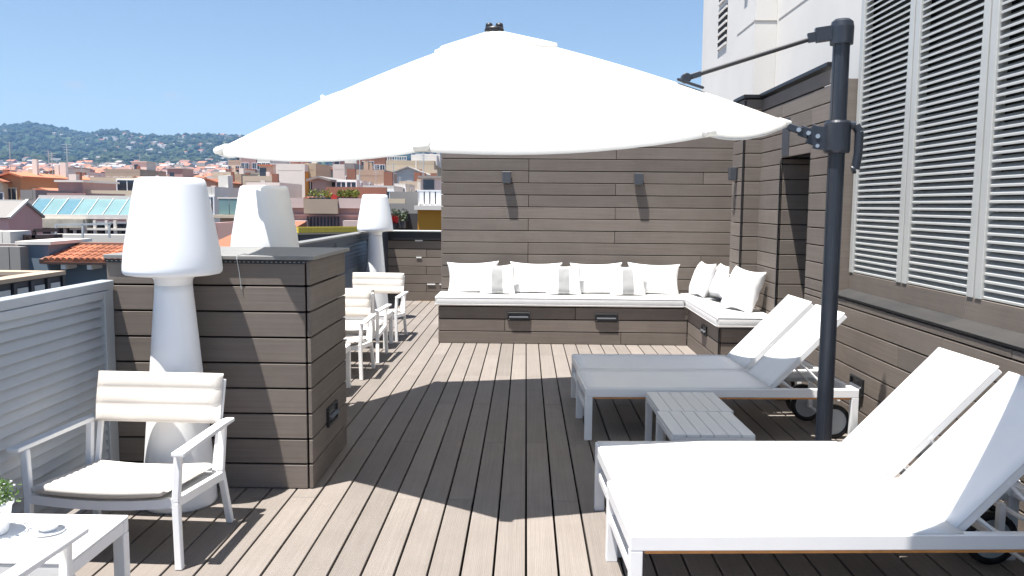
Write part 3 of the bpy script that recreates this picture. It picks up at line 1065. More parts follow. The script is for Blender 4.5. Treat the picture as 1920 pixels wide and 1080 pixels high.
    b = MB().lathe([(0.001, zc - 0.1), (0.074, zc - 0.1), (0.08, zc - 0.085), (0.08, zc + 0.085), (0.072, zc + 0.1), (0.001, zc + 0.1)], 32)
    b.bar(Vector((0, 0, zc - 0.02)), Vector((0, 0, zc + 0.0)) + adh * 0.13, 0.09, 0.14)
    b.build('clamp', M_anth, e, bevel=0.008, segs=2)
    p0 = Vector((0, 0, zc + 0.005)) + adh * 0.11
    mid1 = p0.lerp(D, 0.3)
    mid2 = p0.lerp(D, 0.62)
    b = MB()
    b.bar(p0, mid1, 0.065, 0.125)
    b.bar(mid1, mid2, 0.05, 0.07)
    side = adh.cross(Vector((0, 0, 1)))
    for s in (-1, 1):
        b.bar(mid2 + side * 0.03 * s - (mid2 - p0) * 0.15, D + side * 0.03 * s, 0.014, 0.045)
    b.build('lower_arm', M_anth, e, bevel=0.005)
    b = MB()
    for q in (p0, mid1, mid2):
        b.tube(q - side * 0.052, q + side * 0.052, 0.014, 12)
    b.tube(p0 - side * 0.05 + Vector((0, 0, -0.06)), p0 + side * 0.05 + Vector((0, 0, -0.06)), 0.012, 12)
    b.build('arm_bolts', M_steel, e)
    hd = -adh
    hs = Vector((1, -0.25, 0)).normalized()
    pts = [Vector((0, 0, zc + 0.075)) + hs * 0.06, Vector((0, 0, zc + 0.07)) + hs * 0.105, Vector((0, 0, zc + 0.03)) + hs * 0.128, Vector((0, 0, zc - 0.1)) + hs * 0.128,
           Vector((0, 0, zc - 0.2)) + hs * 0.115, Vector((0, 0, zc - 0.205)) + hs * 0.095]
    b = MB()
    for p, q in zip(pts[:-1], pts[1:]):
        b.tube(p, q, 0.027, 12)
    b.build('handle', M_anth, e)
    return e


P1 = make_parasol("large white octagonal cantilever parasol on the dark post over the loungers")
# a second one of the kind stands behind the camera; its rim shades the nearest lounger's head end
P2 = copy_tree(P1)
P2['label'] = "second white cantilever parasol on a taller post behind the viewer"
P1['group'] = P2['group'] = 'white cantilever parasols'
ang2 = R_(-110)
want = Vector((2.56, 1.82, 0))
off = Matrix.Rotation(ang2, 3, 'Z') @ Vector((PC.x - 1.95, PC.y - 5.38, 0))
P2.location = (want.x - off.x, want.y - off.y, 0.72)
P2.rotation_euler = (0, 0, ang2)
o = MB().lathe([(0.001, 0), (0.2, 0), (0.2, 0.03), (0.075, 0.06), (0.075, 0.72), (0.001, 0.72)], 32).build('parasol_stand', M_anth, None, (P2.location.x, P2.location.y, 0))
tag(o, "dark stand under the second parasol's post", "stand")

# ------------------------------------------------------------------ lounge chairs
def make_chair(label):
    """faces -Y; origin on the floor under its middle"""
    e = empty('armchair', (0, 0, 0), 0, label=label, cat='armchair', group='white lounge armchairs with cream cushions')
    hw = 0.345      # half width at leg centres
    yf, yb = -0.26, 0.235
    b = MB()
    # seat frame: front rail bowed down in the middle, side rails, rear rail
    n = 10
    pts = [(-hw + 2 * hw * i / n, yf, 0.31 - 0.022 * (1 - (2 * i / n - 1) ** 2)) for i in range(n + 1)]
    for p, q in zip(pts[:-1], pts[1:]):
        b.bar(p, q, 0.03, 0.042)
    for s in (-1, 1):
        b.bar((s * hw, yf, 0.31), (s * hw, yb + 0.01, 0.27), 0.028, 0.04)
    b.bar((-hw, yb, 0.27), (hw, yb, 0.27), 0.028, 0.035)
    b.build('seat_frame', M_white, e)
    for s in (-1, 1):
        b = MB().bar((s * (hw + 0.012), yf - 0.012, 0), (s * hw, yf, 0.31), 0.034, 0.03, up=(0, 1, 0)).bar((s * hw, yf, 0.31), (s * (hw + 0.014), yf + 0.008, 0.532), 0.034, 0.03, up=(0, 1, 0))
        b.build('front_leg', M_white, e, bevel=0.004)
        b = MB().bar((s * (hw + 0.012), yb + 0.075, 0), (s * hw, yb, 0.3), 0.034, 0.03, up=(0, 1, 0)).bar((s * hw, yb, 0.3), (s * (hw + 0.006), yb + 0.03, 0.532), 0.034, 0.03, up=(0, 1, 0))
        b.build('rear_leg', M_white, e, bevel=0.004)
        b = MB()
        p = [(s * (hw + 0.035), yf - 0.05, 0.548), (s * (hw + 0.03), yf + 0.1, 0.544), (s * (hw + 0.018), yb - 0.05, 0.542), (s * (hw + 0.014), yb + 0.09, 0.55)]
        poly = [(p[0][0] - 0.03, p[0][1]), (p[0][0] + 0.03, p[0][1]), (p[2][0] + 0.027, p[2][1]), (p[3][0] + 0.03, p[3][1]), (p[3][0] - 0.024, p[3][1]), (p[2][0] - 0.024, p[2][1])]
        b.prism(poly, 0.533, 0.553)
        b.build('armrest', M_white, e, bevel=0.005, segs=2)
        # back upright
        MB().bar((s * (hw - 0.035), yb + 0.005, 0.27), (s * (hw - 0.025), yb + 0.125, 0.745), 0.026, 0.02, up=(0, 1, 0)).build('back_post', M_white, e, bevel=0.003)
    MB().bar((-hw + 0.02, yb + 0.118, 0.72), (hw - 0.02, yb + 0.118, 0.72), 0.022, 0.03).build('back_rail', M_white, e, bevel=0.003)
    # seat sling under the cushion
    MB().box((0, -0.02, 0.292), (2 * hw - 0.04, 0.44, 0.01), Matrix.Rotation(R_(-4.5), 4, 'X')).build('seat_support', M_white, e)

    def pad(w_, d_, t_, nch, seed, bow=0.0):
        """channel-stitched pad lying in XY, thickness up"""
        b = MB()
        nx, ny = 22, nch * 8
        top = []
        rows2 = []
        for i in range(nx + 1):
            r1, r2 = [], []
            for j in range(ny + 1):
                u = -1 + 2 * i / nx
                v = j / ny
                ch = abs(sin(pi * v * nch)) ** 0.55
                ed = (1 - abs(u) ** 16) ** 0.5
                x = u * w_ / 2
                y = -d_ / 2 + d_ * v
                bend = bow * (1 - u * u)
                z = t_ * (0.5 + 0.5 * (0.72 + 0.28 * ch)) * 1.0
                zt = t_ / 2 + (z - t_ / 2) * ed + noise.noise(Vector((x * 7 + seed, y * 9, 0))) * 0.003
                r1.append(b.bm.verts.new((x, y, zt - bend)))
                r2.append(b.bm.verts.new((x, y, t_ / 2 - t_ / 2 * ed - bend)))
            top.append(r1); rows2.append(r2)
        for i in range(nx):
            for j in range(ny):
                b.bm.faces.new((top[i][j], top[i + 1][j], top[i + 1][j + 1], top[i][j + 1]))
                b.bm.faces.new((rows2[i][j + 1], rows2[i + 1][j + 1], rows2[i + 1][j], rows2[i][j]))
        for j in range(ny):
            b.bm.faces.new((top[0][j], top[0][j + 1], rows2[0][j + 1], rows2[0][j]))
            b.bm.faces.new((top[nx][j + 1], top[nx][j], rows2[nx][j], rows2[nx][j + 1]))
        for i in range(nx):
            b.bm.faces.new((top[i + 1][0], top[i][0], rows2[i][0], rows2[i + 1][0]))
            b.bm.faces.new((top[i][ny], top[i + 1][ny], rows2[i + 1][ny], rows2[i][ny]))
        return b

    sc_ = pad(0.635, 0.52, 0.04, 9, 3.0, 0.016).build('seat_cushion', M_lcush, e, weld=True, smooth=True)
    sc_.location = (0, -0.03, 0.325)
    sc_.rotation_euler = (R_(-4.5), 0, 0)
    bc = pad(0.665, 0.255, 0.07, 3, 9.0, 0.0).build('back_cushion', M_lcush, e, weld=True, smooth=True)
    bc.location = (0, yb + 0.10, 0.648)
    bc.rotation_euler = (R_(76), 0, 0)
    return e


C1 = make_chair("nearest white armchair with cream cushions, in front of the big floor lamp")
chairs = [((-1.9, 3.93), -2.5, None),
          ((-1.89, 8.06), -1, "white armchair facing the camera just past the plinth"),
          ((-1.89, 10.3), -3, "farthest white armchair, in front of the distant floor lamp"),
          ((-1.89, 8.93), 180, "white armchair turned away, back to back with the chair past the plinth"),
          ((-1.87, 6.52), 180, "white armchair hidden behind the plinth, only its shadow showing"),
          ((-1.89, 2.44), 180, "white armchair at the near side of the coffee table, only its arm in view")]
for i, ((x, y), a, lab) in enumerate(chairs):
    o = C1 if i == 0 else copy_tree(C1)
    o.location = (x, y, 0)
    o.rotation_euler = (0, 0, R_(a))
    if lab:
        o['label'] = lab


def coffee_table(x, y, label, w_=0.86, d_=0.45, h_=0.4):
    e = empty('coffee_table', (x, y, 0), 0, label=label, cat='table', group='white coffee tables between the armchairs')
    MB().box((0, 0, h_ - 0.006), (w_, d_, 0.012)).build('table_top', M_white, e, bevel=0.003)
    b = MB()
    for s in (-1, 1):
        b.box((0, s * (d_ / 2 - 0.02), h_ - 0.0385), (w_ - 0.002, 0.035, 0.05)).box((s * (w_ / 2 - 0.02), 0, h_ - 0.038), (0.035, d_ - 0.078, 0.049))
    b.build('apron', M_white, e, bevel=0.003)
    for sx in (-1, 1):
        for sy in (-1, 1):
            MB().box((sx * (w_ / 2 - 0.024), sy * (d_ / 2 - 0.024), (h_ - 0.064) / 2), (0.046, 0.046, h_ - 0.065)).build('leg', M_white, e, bevel=0.003)


TT = 0.4
coffee_table(-2.022, 3.035, "white coffee table with the potted plant in the near left corner")
coffee_table(-2.0, 9.68, "white coffee table by the farthest armchair")
coffee_table(-2.0, 7.25, "white coffee table hidden behind the plinth")

# things on the near table
pp = at(2, 1003, 3.05)
e = empty('potted_plant', (-2.01, 3.05, TT + 0.001), 0, label="small leafy plant with tiny white flowers in a white pot", cat='potted plant')
MB().lathe([(0.001, 0), (0.045, 0), (0.05, 0.006), (0.066, 0.105), (0.073, 0.112), (0.074, 0.124), (0.066, 0.126), (0.061, 0.105), (0.001, 0.1)], 40).build('pot', M_plastic, e, smooth=True)
leafm = mat('plant_leaf', (0.085, 0.16, 0.035), 0.5, var=0.35, scale=30, trans=0.25)
flowm = mat('plant_flower', (0.75, 0.72, 0.78), 0.7)
b = MB()
fb = MB()
rl = random.Random(4)
for k in range(420):
    th = rl.uniform(0, 2 * pi)
    rr = 0.085 * sqrt(rl.random())
    z = 0.105 + rl.random() ** 0.8 * (0.115 - rr * 0.5)
    c = Vector((rr * cos(th), rr * sin(th), z))
    d = Vector((rl.uniform(-1, 1), rl.uniform(-1, 1), rl.uniform(-.2, 1))).normalized()
    s = d.cross(Vector((rl.uniform(-1, 1), rl.uniform(-1, 1), rl.uniform(-1, 1)))).normalized()
    l = rl.uniform(0.012, 0.024)
    b.face([c, c + d * l * 0.5 + s * l * 0.32, c + d * l, c + d * l * 0.5 - s * l * 0.32])
    if k % 9 == 0 and z > 0.15:
        fb.box(c + Vector((0, 0, 0.008)), (0.007, 0.007, 0.005), th)
for k in range(26):
    th = rl.uniform(0, 2 * pi)
    b.tube((0.01 * cos(th), 0.01 * sin(th), 0.1), (0.07 * cos(th) * rl.random(), 0.07 * sin(th), rl.uniform(0.15, 0.2)), 0.0013, 5)
b.build('foliage', leafm, e)
fb.build('blossoms', flowm, e)
e = empty('bowl', (-1.81, 3.07, TT + 0.001), 0, label="small white bowl on a saucer on the near coffee table", cat='bowl')
MB().lathe([(0.001, 0), (0.035, 0), (0.058, 0.006), (0.06, 0.009), (0.001, 0.006)], 32).build('saucer', M_plastic, e, smooth=True)
MB().lathe([(0.001, 0.008), (0.026, 0.008), (0.043, 0.035), (0.046, 0.044), (0.0425, 0.044), (0.038, 0.034), (0.022, 0.014), (0.001, 0.013)], 32).build('bowl_body', M_plastic, e, smooth=True)


# ================================================================== the city and the hills
def G(y):
    """street level below the terrace at distance y"""
    return float(np.interp(y, [0, 90, 300, 800, 1500, 2200], [-22, -22, -15, 6, 44, 70]))


RIDGE = ([-3000, -900, -300, -60, 0, 60, 100, 150, 172, 205, 235, 270, 320, 370, 420, 470, 520, 600, 720, 830, 1000, 1500, 3000],
         [262, 250, 236, 241, 240, 238, 245, 257, 260, 252, 254, 261, 262, 259, 261, 263, 262, 266, 264, 268, 270, 280, 290])
YR = 3900.0


def terrain(x, y):
    g = G(y)
    if y <= 1350:
        return g
    u = x / y * FPX + 986
    pr = float(np.interp(u, RIDGE[0], RIDGE[1]))
    zr = EYE + (384 - pr + (986 - u) * 0.0085 * -1) / FPX * YR
    t = min(max((y - 1350) / (YR - 1350), 0), 1)
    g = G(1350)
    s = t * t * (3 - 2 * t)
    s = 0.55 * s + 0.45 * t
    z = g + (zr - g) * s
    amp = 26 * sin(pi * min(t, 1.0)) + 3
    z += amp * (noise.fractal(Vector((x / 420, y / 520, 3.1)), 1.0, 2.0, 5))
    if y > YR:
        z -= (y - YR) * 0.12
    return max(z, -21.0)


tm = bpy.data.materials.new("hills_and_ground")
tm.use_nodes = True
t = tm.node_tree
b_ = t.nodes['Principled BSDF']
tc = t.nodes.new("ShaderNodeTexCoord")
n1 = t.nodes.new("ShaderNodeTexNoise"); n1.inputs['Scale'].default_value = 0.006; n1.inputs['Detail'].default_value = 8; n1.inputs['Roughness'].default_value = 0.7
n2 = t.nodes.new("ShaderNodeTexVoronoi"); n2.inputs['Scale'].default_value = 0.055
t.links.new(tc.outputs['Object'], n1.inputs['Vector']); t.links.new(tc.outputs['Object'], n2.inputs['Vector'])
cr1 = t.nodes.new("ShaderNodeValToRGB")
cr1.color_ramp.elements[0].position = 0.36; cr1.color_ramp.elements[0].color = (0.02, 0.042, 0.018, 1)
cr1.color_ramp.elements[1].position = 0.72; cr1.color_ramp.elements[1].color = (0.15, 0.14, 0.085, 1)
el = cr1.color_ramp.elements.new(0.56); el.color = (0.045, 0.075, 0.03, 1)
t.links.new(n1.outputs['Fac'], cr1.inputs[0])
mr = t.nodes.new("ShaderNodeMapRange"); mr.inputs['From Max'].default_value = 0.9; mr.inputs['To Min'].default_value = 1.5; mr.inputs['To Max'].default_value = 0.35
t.links.new(n2.outputs['Distance'], mr.inputs['Value'])
vs = t.nodes.new("ShaderNodeVectorMath"); vs.operation = 'SCALE'
t.links.new(cr1.outputs[0], vs.inputs[0]); t.links.new(mr.outputs[0], vs.inputs['Scale'])
# paved town below the hills
sp = t.nodes.new("ShaderNodeSeparateXYZ"); t.links.new(tc.outputs['Object'], sp.inputs[0])
mk = t.nodes.new("ShaderNodeMapRange"); mk.inputs['From Min'].default_value = 1250; mk.inputs['From Max'].default_value = 1500
t.links.new(sp.outputs['Y'], mk.inputs['Value'])
mx = t.nodes.new("ShaderNodeMix"); mx.data_type = 'RGBA'
t.links.new(mk.outputs[0], mx.inputs[0]); mx.inputs[6].default_value = (0.1, 0.095, 0.09, 1); t.links.new(vs.outputs[0], mx.inputs[7])
t.links.new(mx.outputs[2], b_.inputs['Base Color']); b_.inputs['Roughness'].default_value = 0.95
b_.inputs['Specular IOR Level'].default_value = 0.1

xs_u = np.linspace(-1500, 1900, 260)
ys = np.concatenate([np.linspace(-60, 1300, 18), np.linspace(1360, 4050, 150), np.linspace(4150, 5600, 8)])
verts, faces = [], []
for y in ys:
    for u in xs_u:
        x = (u - 986) / FPX * max(y, 900)
        z = terrain(x, y)
        if y > 1500:
            z += noise.noise(Vector((x / 17, y / 40, 9))) * 5.0
        verts.append((x, y, z))
nu = len(xs_u)
for i in range(len(ys) - 1):
    for j in range(nu - 1):
        a = i * nu + j
        faces.append((a, a + 1, a + nu + 1, a + nu))
me = bpy.data.meshes.new("hills")
me.from_pydata(verts, [], faces)
me.materials.append(tm)
for p in me.polygons:
    p.use_smooth = True
tag(obj('hills', me), kind='structure')
gp = MB().face([(-9000, -9000, -22.4), (9000, -9000, -22.4), (9000, 1200, -22.4), (-9000, 1200, -22.4)]).build('ground', mat('street_ground', (0.11, 0.105, 0.1), 0.95))
tag(gp, kind='structure')

# ------------------------------------------------------------------ city materials
def cm_(n, c, r=0.85, **k):
    return mat(n, c, r, var=0.07, scale=0.5, rand=k.pop('rand', 0.08), **k)


W_CREAM = cm_('cream_plaster', (0.58, 0.485, 0.36)); W_WHITE = cm_('white_plaster', (0.66, 0.62, 0.56)); W_BEIGE = cm_('beige_plaster', (0.4, 0.31, 0.23))
W_PINK = cm_('pink_plaster', (0.4, 0.25, 0.225)); W_ORANGE = cm_('orange_plaster', (0.42, 0.2, 0.09)); W_GREY = cm_('grey_plaster', (0.25, 0.235, 0.22))
W_BLUE = cm_('blue_grey_plaster', (0.16, 0.205, 0.25)); W_BRICK = cm_('red_brick_wall', (0.26, 0.115, 0.075)); W_TAN = cm_('tan_plaster', (0.44, 0.355, 0.25))
W_OCHRE = cm_('ochre_plaster', (0.5, 0.22, 0.02)); W_DARK = cm_('dark_wall', (0.06, 0.06, 0.065))
T_TERRA = cm_('terracotta_tiles', (0.37, 0.135, 0.07), rand=0.35); T_BROWN = cm_('brown_tiles', (0.2, 0.105, 0.075), rand=0.25); T_FLAT = cm_('roof_paving', (0.3, 0.16, 0.11), rand=0.35)
T_GREY = cm_('grey_roofing', (0.3, 0.28, 0.26), rand=0.3)
C_GLASS = mat('window_glass_dark', (0.03, 0.035, 0.045), 0.08, var=0.3, scale=0.4, spec=0.8)
C_TEAL = mat('skylight_glass', (0.15, 0.25, 0.255), 0.25, var=0.12, scale=1.5, spec=0.6)
C_GREEN = mat('terrace_plants', (0.17, 0.2, 0.03), 0.7, var=0.4, scale=4)
C_YEL = mat('yellow_awning', (0.6, 0.45, 0.05), 0.7, var=0.1)
C_RED = mat('red_canvas', (0.4, 0.03, 0.025), 0.8, var=0.15)

WIN = {}


def window_mesh(w_, h_, frame):
    key = (round(w_, 1), round(h_, 1), frame.name)
    if key not in WIN:
        b = MB().box((0, -0.01, 0), (w_, 0.06, h_), None, 1)
        t = 0.09
        b.box((0, -0.045, h_ / 2 + t / 2), (w_ + 2 * t, 0.1, t)).box((0, -0.06, -h_ / 2 - t / 2), (w_ + 2 * t + 0.1, 0.16, t))
        b.box((-w_ / 2 - t / 2, -0.045, 0), (t, 0.1, h_)).box((w_ / 2 + t / 2, -0.045, 0), (t, 0.1, h_)).box((0, -0.045, 0), (0.06, 0.05, h_))
        WIN[key] = b.mesh('window', [frame, C_GLASS])
    return WIN[key]


def house(x0, x1, y, depth, ztop, wallm, label, roof='flat', roofm=None, rows=2, cols=None, zb=None, group=None, frame=None, side=True, floor=3.1,
          win=(1.0, 1.5), first=1.9, clutter=True, name='apartment_building', seed=0):
    """a block with its front at distance y; windows are parts of their own"""
    r = random.Random(seed * 131 + int(x0 * 7) + int(y))
    w_, xc = x1 - x0, (x0 + x1) / 2
    ztop -= {'flat': 0.7, 'gable': min(x1 - x0, depth) * 0.22, 'shed': depth * 0.06}.get(roof, 0)
    zb = (G(y) - 1.0) if zb is None else zb
    e = empty(name, (xc, y, ztop), 0, label=label, cat='building', group=group)
    frame = frame or M_white
    MB().box((0, depth / 2, (zb - ztop) / 2), (w_, depth, ztop - zb)).build('wall', wallm, e)
    roofm = roofm or T_FLAT
    if roof == 'flat':
        b = MB()
        b.box((0, depth / 2, 0.03), (w_ - 0.5, depth - 0.5, 0.06))
        rf = b.build('roof', roofm, e)
        b = MB()
        for s in (-1, 1):
            b.box((s * (w_ / 2 - 0.1), depth / 2, 0.35), (0.22, depth, 0.7)).box((0, depth / 2 + s * (depth / 2 - 0.1), 0.35), (w_ - 0.44, 0.22, 0.7))
        b.build('parapet', wallm, e)
    elif roof == 'gable':
        hh = min(w_, depth) * 0.22
        ov = 0.4
        b = MB()
        if w_ >= depth:
            a = [(-w_ / 2 - ov, -ov, 0), (w_ / 2 + ov, -ov, 0), (w_ / 2 + ov, depth / 2, hh), (-w_ / 2 - ov, depth / 2, hh)]
            c = [(-w_ / 2 - ov, depth + ov, 0), (w_ / 2 + ov, depth + ov, 0), (w_ / 2 + ov, depth / 2, hh), (-w_ / 2 - ov, depth / 2, hh)]
            ga = [[(s * w_ / 2, 0, 0), (s * w_ / 2, depth, 0), (s * w_ / 2, depth / 2, hh - 0.1)] for s in (-1, 1)]
        else:
            a = [(-w_ / 2 - ov, -ov, 0), (-w_ / 2 - ov, depth + ov, 0), (0, depth + ov, hh), (0, -ov, hh)]
            c = [(w_ / 2 + ov, -ov, 0), (w_ / 2 + ov, depth + ov, 0), (0, depth + ov, hh), (0, -ov, hh)]
            ga = [[(-w_ / 2, s * depth, 0), (w_ / 2, s * depth, 0), (0, s * depth, hh - 0.1)] for s in (0, 1)]
        for q in (a, c):
            b.face(q)
            b.face([(p[0], p[1], p[2] - 0.18) for p in reversed(q)])
            for i in range(4):
                p, n_ = q[i], q[(i + 1) % 4]
                b.face([p, n_, (n_[0], n_[1], n_[2] - 0.18), (p[0], p[1], p[2] - 0.18)])
        rf = b.build('roof', roofm, e)
        b = MB()
        for q in ga:
            b.face(q)
        b.build('gable', wallm, e)
    elif roof == 'shed':
        rf = MB().box((0, depth / 2, 0.25), (w_ + 0.5, depth + 0.5, 0.18), Matrix.Rotation(R_(7), 4, 'X')).build('roof', roofm, e)
    cols = cols if cols is not None else max(1, int(w_ / 3.0))
    wm = window_mesh(win[0], win[1], frame)
    for k in range(rows):
        z = -first - k * floor
        for c in range(cols):
            if r.random() < 0.06:
                continue
            o = obj('window', wm, e, (-w_ / 2 + (c + 0.5) * w_ / cols, -0.02, z))
        if side:
            nc = max(1, int(depth / 3.6))
            for c in range(nc):
                if r.random() < 0.2:
                    continue
                obj('window', wm, e, (w_ / 2 + 0.02, (c + 0.5) * depth / nc, z), pi / 2)
    if clutter:
        for c in range(r.randint(2, 4)):
            cw = r.uniform(0.4, 0.75)
            h_ = r.uniform(0.9, 1.9)
            MB().box((r.uniform(-.4, .4) * w_, depth * r.uniform(.25, .8), h_ / 2), (cw, cw * 0.8, h_)) \
                .build('chimney', r.choice([wallm, W_BRICK, W_WHITE]), e)
        if r.random() < 0.7 and roof == 'flat' and w_ > 4.5:
            pw, ph = w_ * r.uniform(.25, .5), r.uniform(2.0, 2.8)
            px_ = r.uniform(-.22, .22) * w_
            hs = MB().box((px_, depth * 0.55, ph / 2), (pw, depth * 0.35, ph)).build('stair_house', r.choice([wallm, W_WHITE, W_PINK]), e)
            MB().box((px_, depth * 0.55, ph + 0.08), (pw + 0.4, depth * 0.35 + 0.4, 0.16)).build('slab', r.choice([T_TERRA, T_GREY, W_WHITE]), hs)
            MB().box((px_ - pw * .2, depth * 0.375 - 0.02, 1.0), (0.9, 0.06, 1.9)).build('door', C_GLASS, hs)
        if r.random() < 0.7:
            x = r.uniform(-.4, .4) * w_
            y_ = depth * r.uniform(.2, .8)
            h_ = r.uniform(2.5, 4.5)
            b = MB().tube((x, y_, 0), (x, y_, h_), 0.035, 6)
            for q in range(4):
                b.box((x, y_, h_ - 0.15 - q * 0.22), (0.9 - 0.12 * q, 0.03, 0.03))
            b.build('antenna', M_disc, e)
    return e


def hpx(p0, p1, pt, Y, depth, wallm, label, **k):
    """a house whose front spans picture columns p0..p1 and whose top is at picture row pt"""
    a, c = at(p0, pt, Y), at(p1, pt, Y)
    return house(a.x, c.x, Y, depth, (a.z + c.z) / 2, wallm, label, **k)


# ---- the nearest neighbours, each as it stands
# dark panelled roof terrace at the far left: one side runs away from the viewer
e = empty('roof_balcony', (0, 0, 0), label="dark panelled roof balcony with a pale coping just beyond the near fence", cat='balcony')
c = at(118, 509, 13.0)
bxr, zt = c.x, c.z
MB().box((bxr - 0.12, 9.5, zt - 5), (0.24, 7.0, 9.9)).box((bxr - 3.2, 12.88, zt - 5), (6.0, 0.24, 9.9)).build('wall', W_DARK, e)
MB().box((bxr - 0.12, 9.5, zt - 0.02), (0.3, 7.06, 0.06)).box((bxr - 3.25, 12.88, zt - 0.02), (5.9, 0.3, 0.06)).build('coping', W_BEIGE, e)
MB().box((bxr - 3.2, 9.4, zt - 1.0), (5.9, 6.7, 0.1)).build('roof_deck', W_DARK, e)
for i in range(9):
    y = 12.95 - i * 0.42
    MB().box((bxr + 0.02, y, zt - 0.35), (0.05, 0.08, 0.56)).build('balcony_post', M_anth, e)
    MB().box((bxr + 0.012, y - 0.21, zt - 0.2), (0.02, 0.26, 0.1)).build('panel', M_disc, e)
    MB().box((bxr + 0.012, y - 0.21, zt - 0.36), (0.02, 0.26, 0.03)).build('panel', M_disc, e)

# blue-grey house with the bright tiled roof
a, c = at(36, 458, 17.5), at(232, 458, 17.5)
e = empty('tiled_house', (0, 17.5, 0), label="blue grey house with a bright orange barrel tiled roof edge", cat='building')
zt = a.z
x_m = at(92, 458, 17.5).x
MB().box(((a.x + x_m) / 2 - 0.02, 0.8, zt / 2 - 11), (x_m - a.x, 1.6, zt + 22)).build('wall', W_BLUE, e)
zr0 = at(100, 487, 17.4).z; zr1 = at(110, 463, 18.3).z
x_e = c.x + 1.2
MB().box(((x_m + x_e) / 2, 1.7, (zr0 - 0.12) / 2 - 11), (x_e - x_m, 2.6, zr0 - 0.12 + 22)).build('wall', W_BLUE, e)
MB().box(((a.x + x_m) / 2, 0.8, zt + 0.03), (x_m - a.x + 0.12, 1.7, 0.07)).build('parapet_cap', W_WHITE, e)
nrow = 22
y0t, y1t = -0.25, 1.0
for i in range(nrow):
    x = x_m + 0.06 + i * (x_e - x_m) / nrow
    b = MB()
    nseg = 4
    for q in range(nseg):
        p = Vector((x, y0t + (y1t - y0t) * q / nseg, zr0 + (zr1 - zr0) * q / nseg + 0.0))
        s = Vector((x, y0t + (y1t - y0t) * (q + 1) / nseg + 0.05, zr0 + (zr1 - zr0) * (q + 1) / nseg + 0.0))
        b.tube(p, s, 0.062, 10, 0.05)
    b.build('tile_row', T_TERRA, e, smooth=False)
b = MB()
b.bar((x_m - 0.03, y0t, zr0 - 0.03), (x_m - 0.03, y1t, zr1 - 0.03), 0.1, 0.1)
b.box(((x_m + x_e) / 2, (y0t + y1t) / 2, (zr0 + zr1) / 2 - 0.06), (x_e - x_m, sqrt((y1t - y0t) ** 2 + (zr1 - zr0) ** 2), 0.05), Matrix.Rotation(atan2(zr1 - zr0, y1t - y0t), 4, 'X'))
b.build('roof_deck', T_BROWN, e)
MB().box(((x_m + x_e) / 2, y1t + 0.15, zr1 + 0.02), (x_e - x_m + 0.1, 0.2, 0.14)).build('ridge', T_BROWN, e)
for i in range(8):
    MB().box((x_m + 0.4 + i * 0.55, y0t + 0.25, zr0 - 0.14), (0.1, 0.45, 0.1)).build('rafter_end', W_WHITE, e)
MB().box((x_m + 1.9, 0.38, zr0 - 0.62), (0.22, 0.06, 0.22)).build('vent', M_shade, e)
# grey concrete house edge left of it
hpx(-160, 36, 462, 17.2, 1.4, W_GREY, "grey weathered concrete house left of the blue house", rows=0, clutter=False, zb=-22)

# pink gabled house: its gable end looks to the right, its glazed slope to the terrace
e = empty('gabled_house', (0, 0, 0), label="pink gabled house with a glazed front slope and a dark railing before it", cat='building')
pA, pR, pB = at(14, 408, 35.65), at(46, 381, 36.86), at(78, 408, 38.16)
gx = pR.x
b = MB()
end = [(gx, pA.y, -22), (gx, pB.y, -22), (gx, pB.y, pB.z), (gx, pR.y, pR.z), (gx, pA.y, pA.z)]
oth = [(gx - 14, y, z) for x, y, z in end]
b.face(end); b.face(list(reversed(oth)))
for k in range(5):
    q = (k + 1) % 5
    b.face([end[k], end[q], oth[q], oth[k]])
b.build('wall', cm_('rose_plaster', (0.56, 0.33, 0.31)), e)
for k in range(9):
    xa = gx + 0.12 - k * 1.3
    o = MB().bar((xa - 0.62, pA.y - 0.12, pA.z - 0.02), (xa - 0.62, pR.y, pR.z + 0.1), 1.2, 0.05).build('roof_glass', C_TEAL if k % 3 else T_GREY, e)
    MB().bar((xa, pA.y - 0.16, pA.z + 0.0), (xa, pR.y + 0.03, pR.z + 0.14), 0.14, 0.09).build('glazing_bar', W_WHITE, e)
MB().bar((gx + 0.1, pR.y, pR.z + 0.1), (gx - 12, pR.y, pR.z + 0.1), 0.16, 0.1).build('ridge', W_WHITE, e)
MB().bar((gx + 0.03, pR.y, pR.z + 0.06), (gx + 0.03, pB.y + 0.1, pB.z + 0.02), 0.1, 0.1).build('verge', T_GREY, e)
# dark pipe railing on the terrace before it
b = MB()
for (p, q) in (((-60, 440), (34, 438)), ((34, 438), (34, 458)), ((50, 444), (103, 444)), ((64, 432), (64, 460)), ((64, 432), (110, 431)), ((50, 444), (50, 458)), ((-60, 452), (34, 450))):
    A, B = at(*p, 24), at(*q, 24)
    b.bar(A, B, 0.07, 0.1)
A, B = at(22, 440, 24), at(86, 459, 24)
b.box(((A.x + B.x) / 2, 24.5, B.z + 0.1), (B.x - A.x, 0.8, 0.36))
o = b.build('railing', mat('rusty_dark_railing', (0.035, 0.02, 0.02), 0.7))
tag(o, "dark rusty pipe railing and tank on the terrace below the pink gable", "railing")
hpx(-40, 18, 434, 23.5, 1.0, W_WHITE, "small whitewashed roof hut at the left picture edge", rows=0, clutter=False, zb=-22, name='roof_hut')
hpx(-60, 150, 462, 22.5, 1.2, W_GREY, "grey flat roof terrace carrying the dark railing", rows=1, clutter=False, zb=-22, roofm=T_GREY)

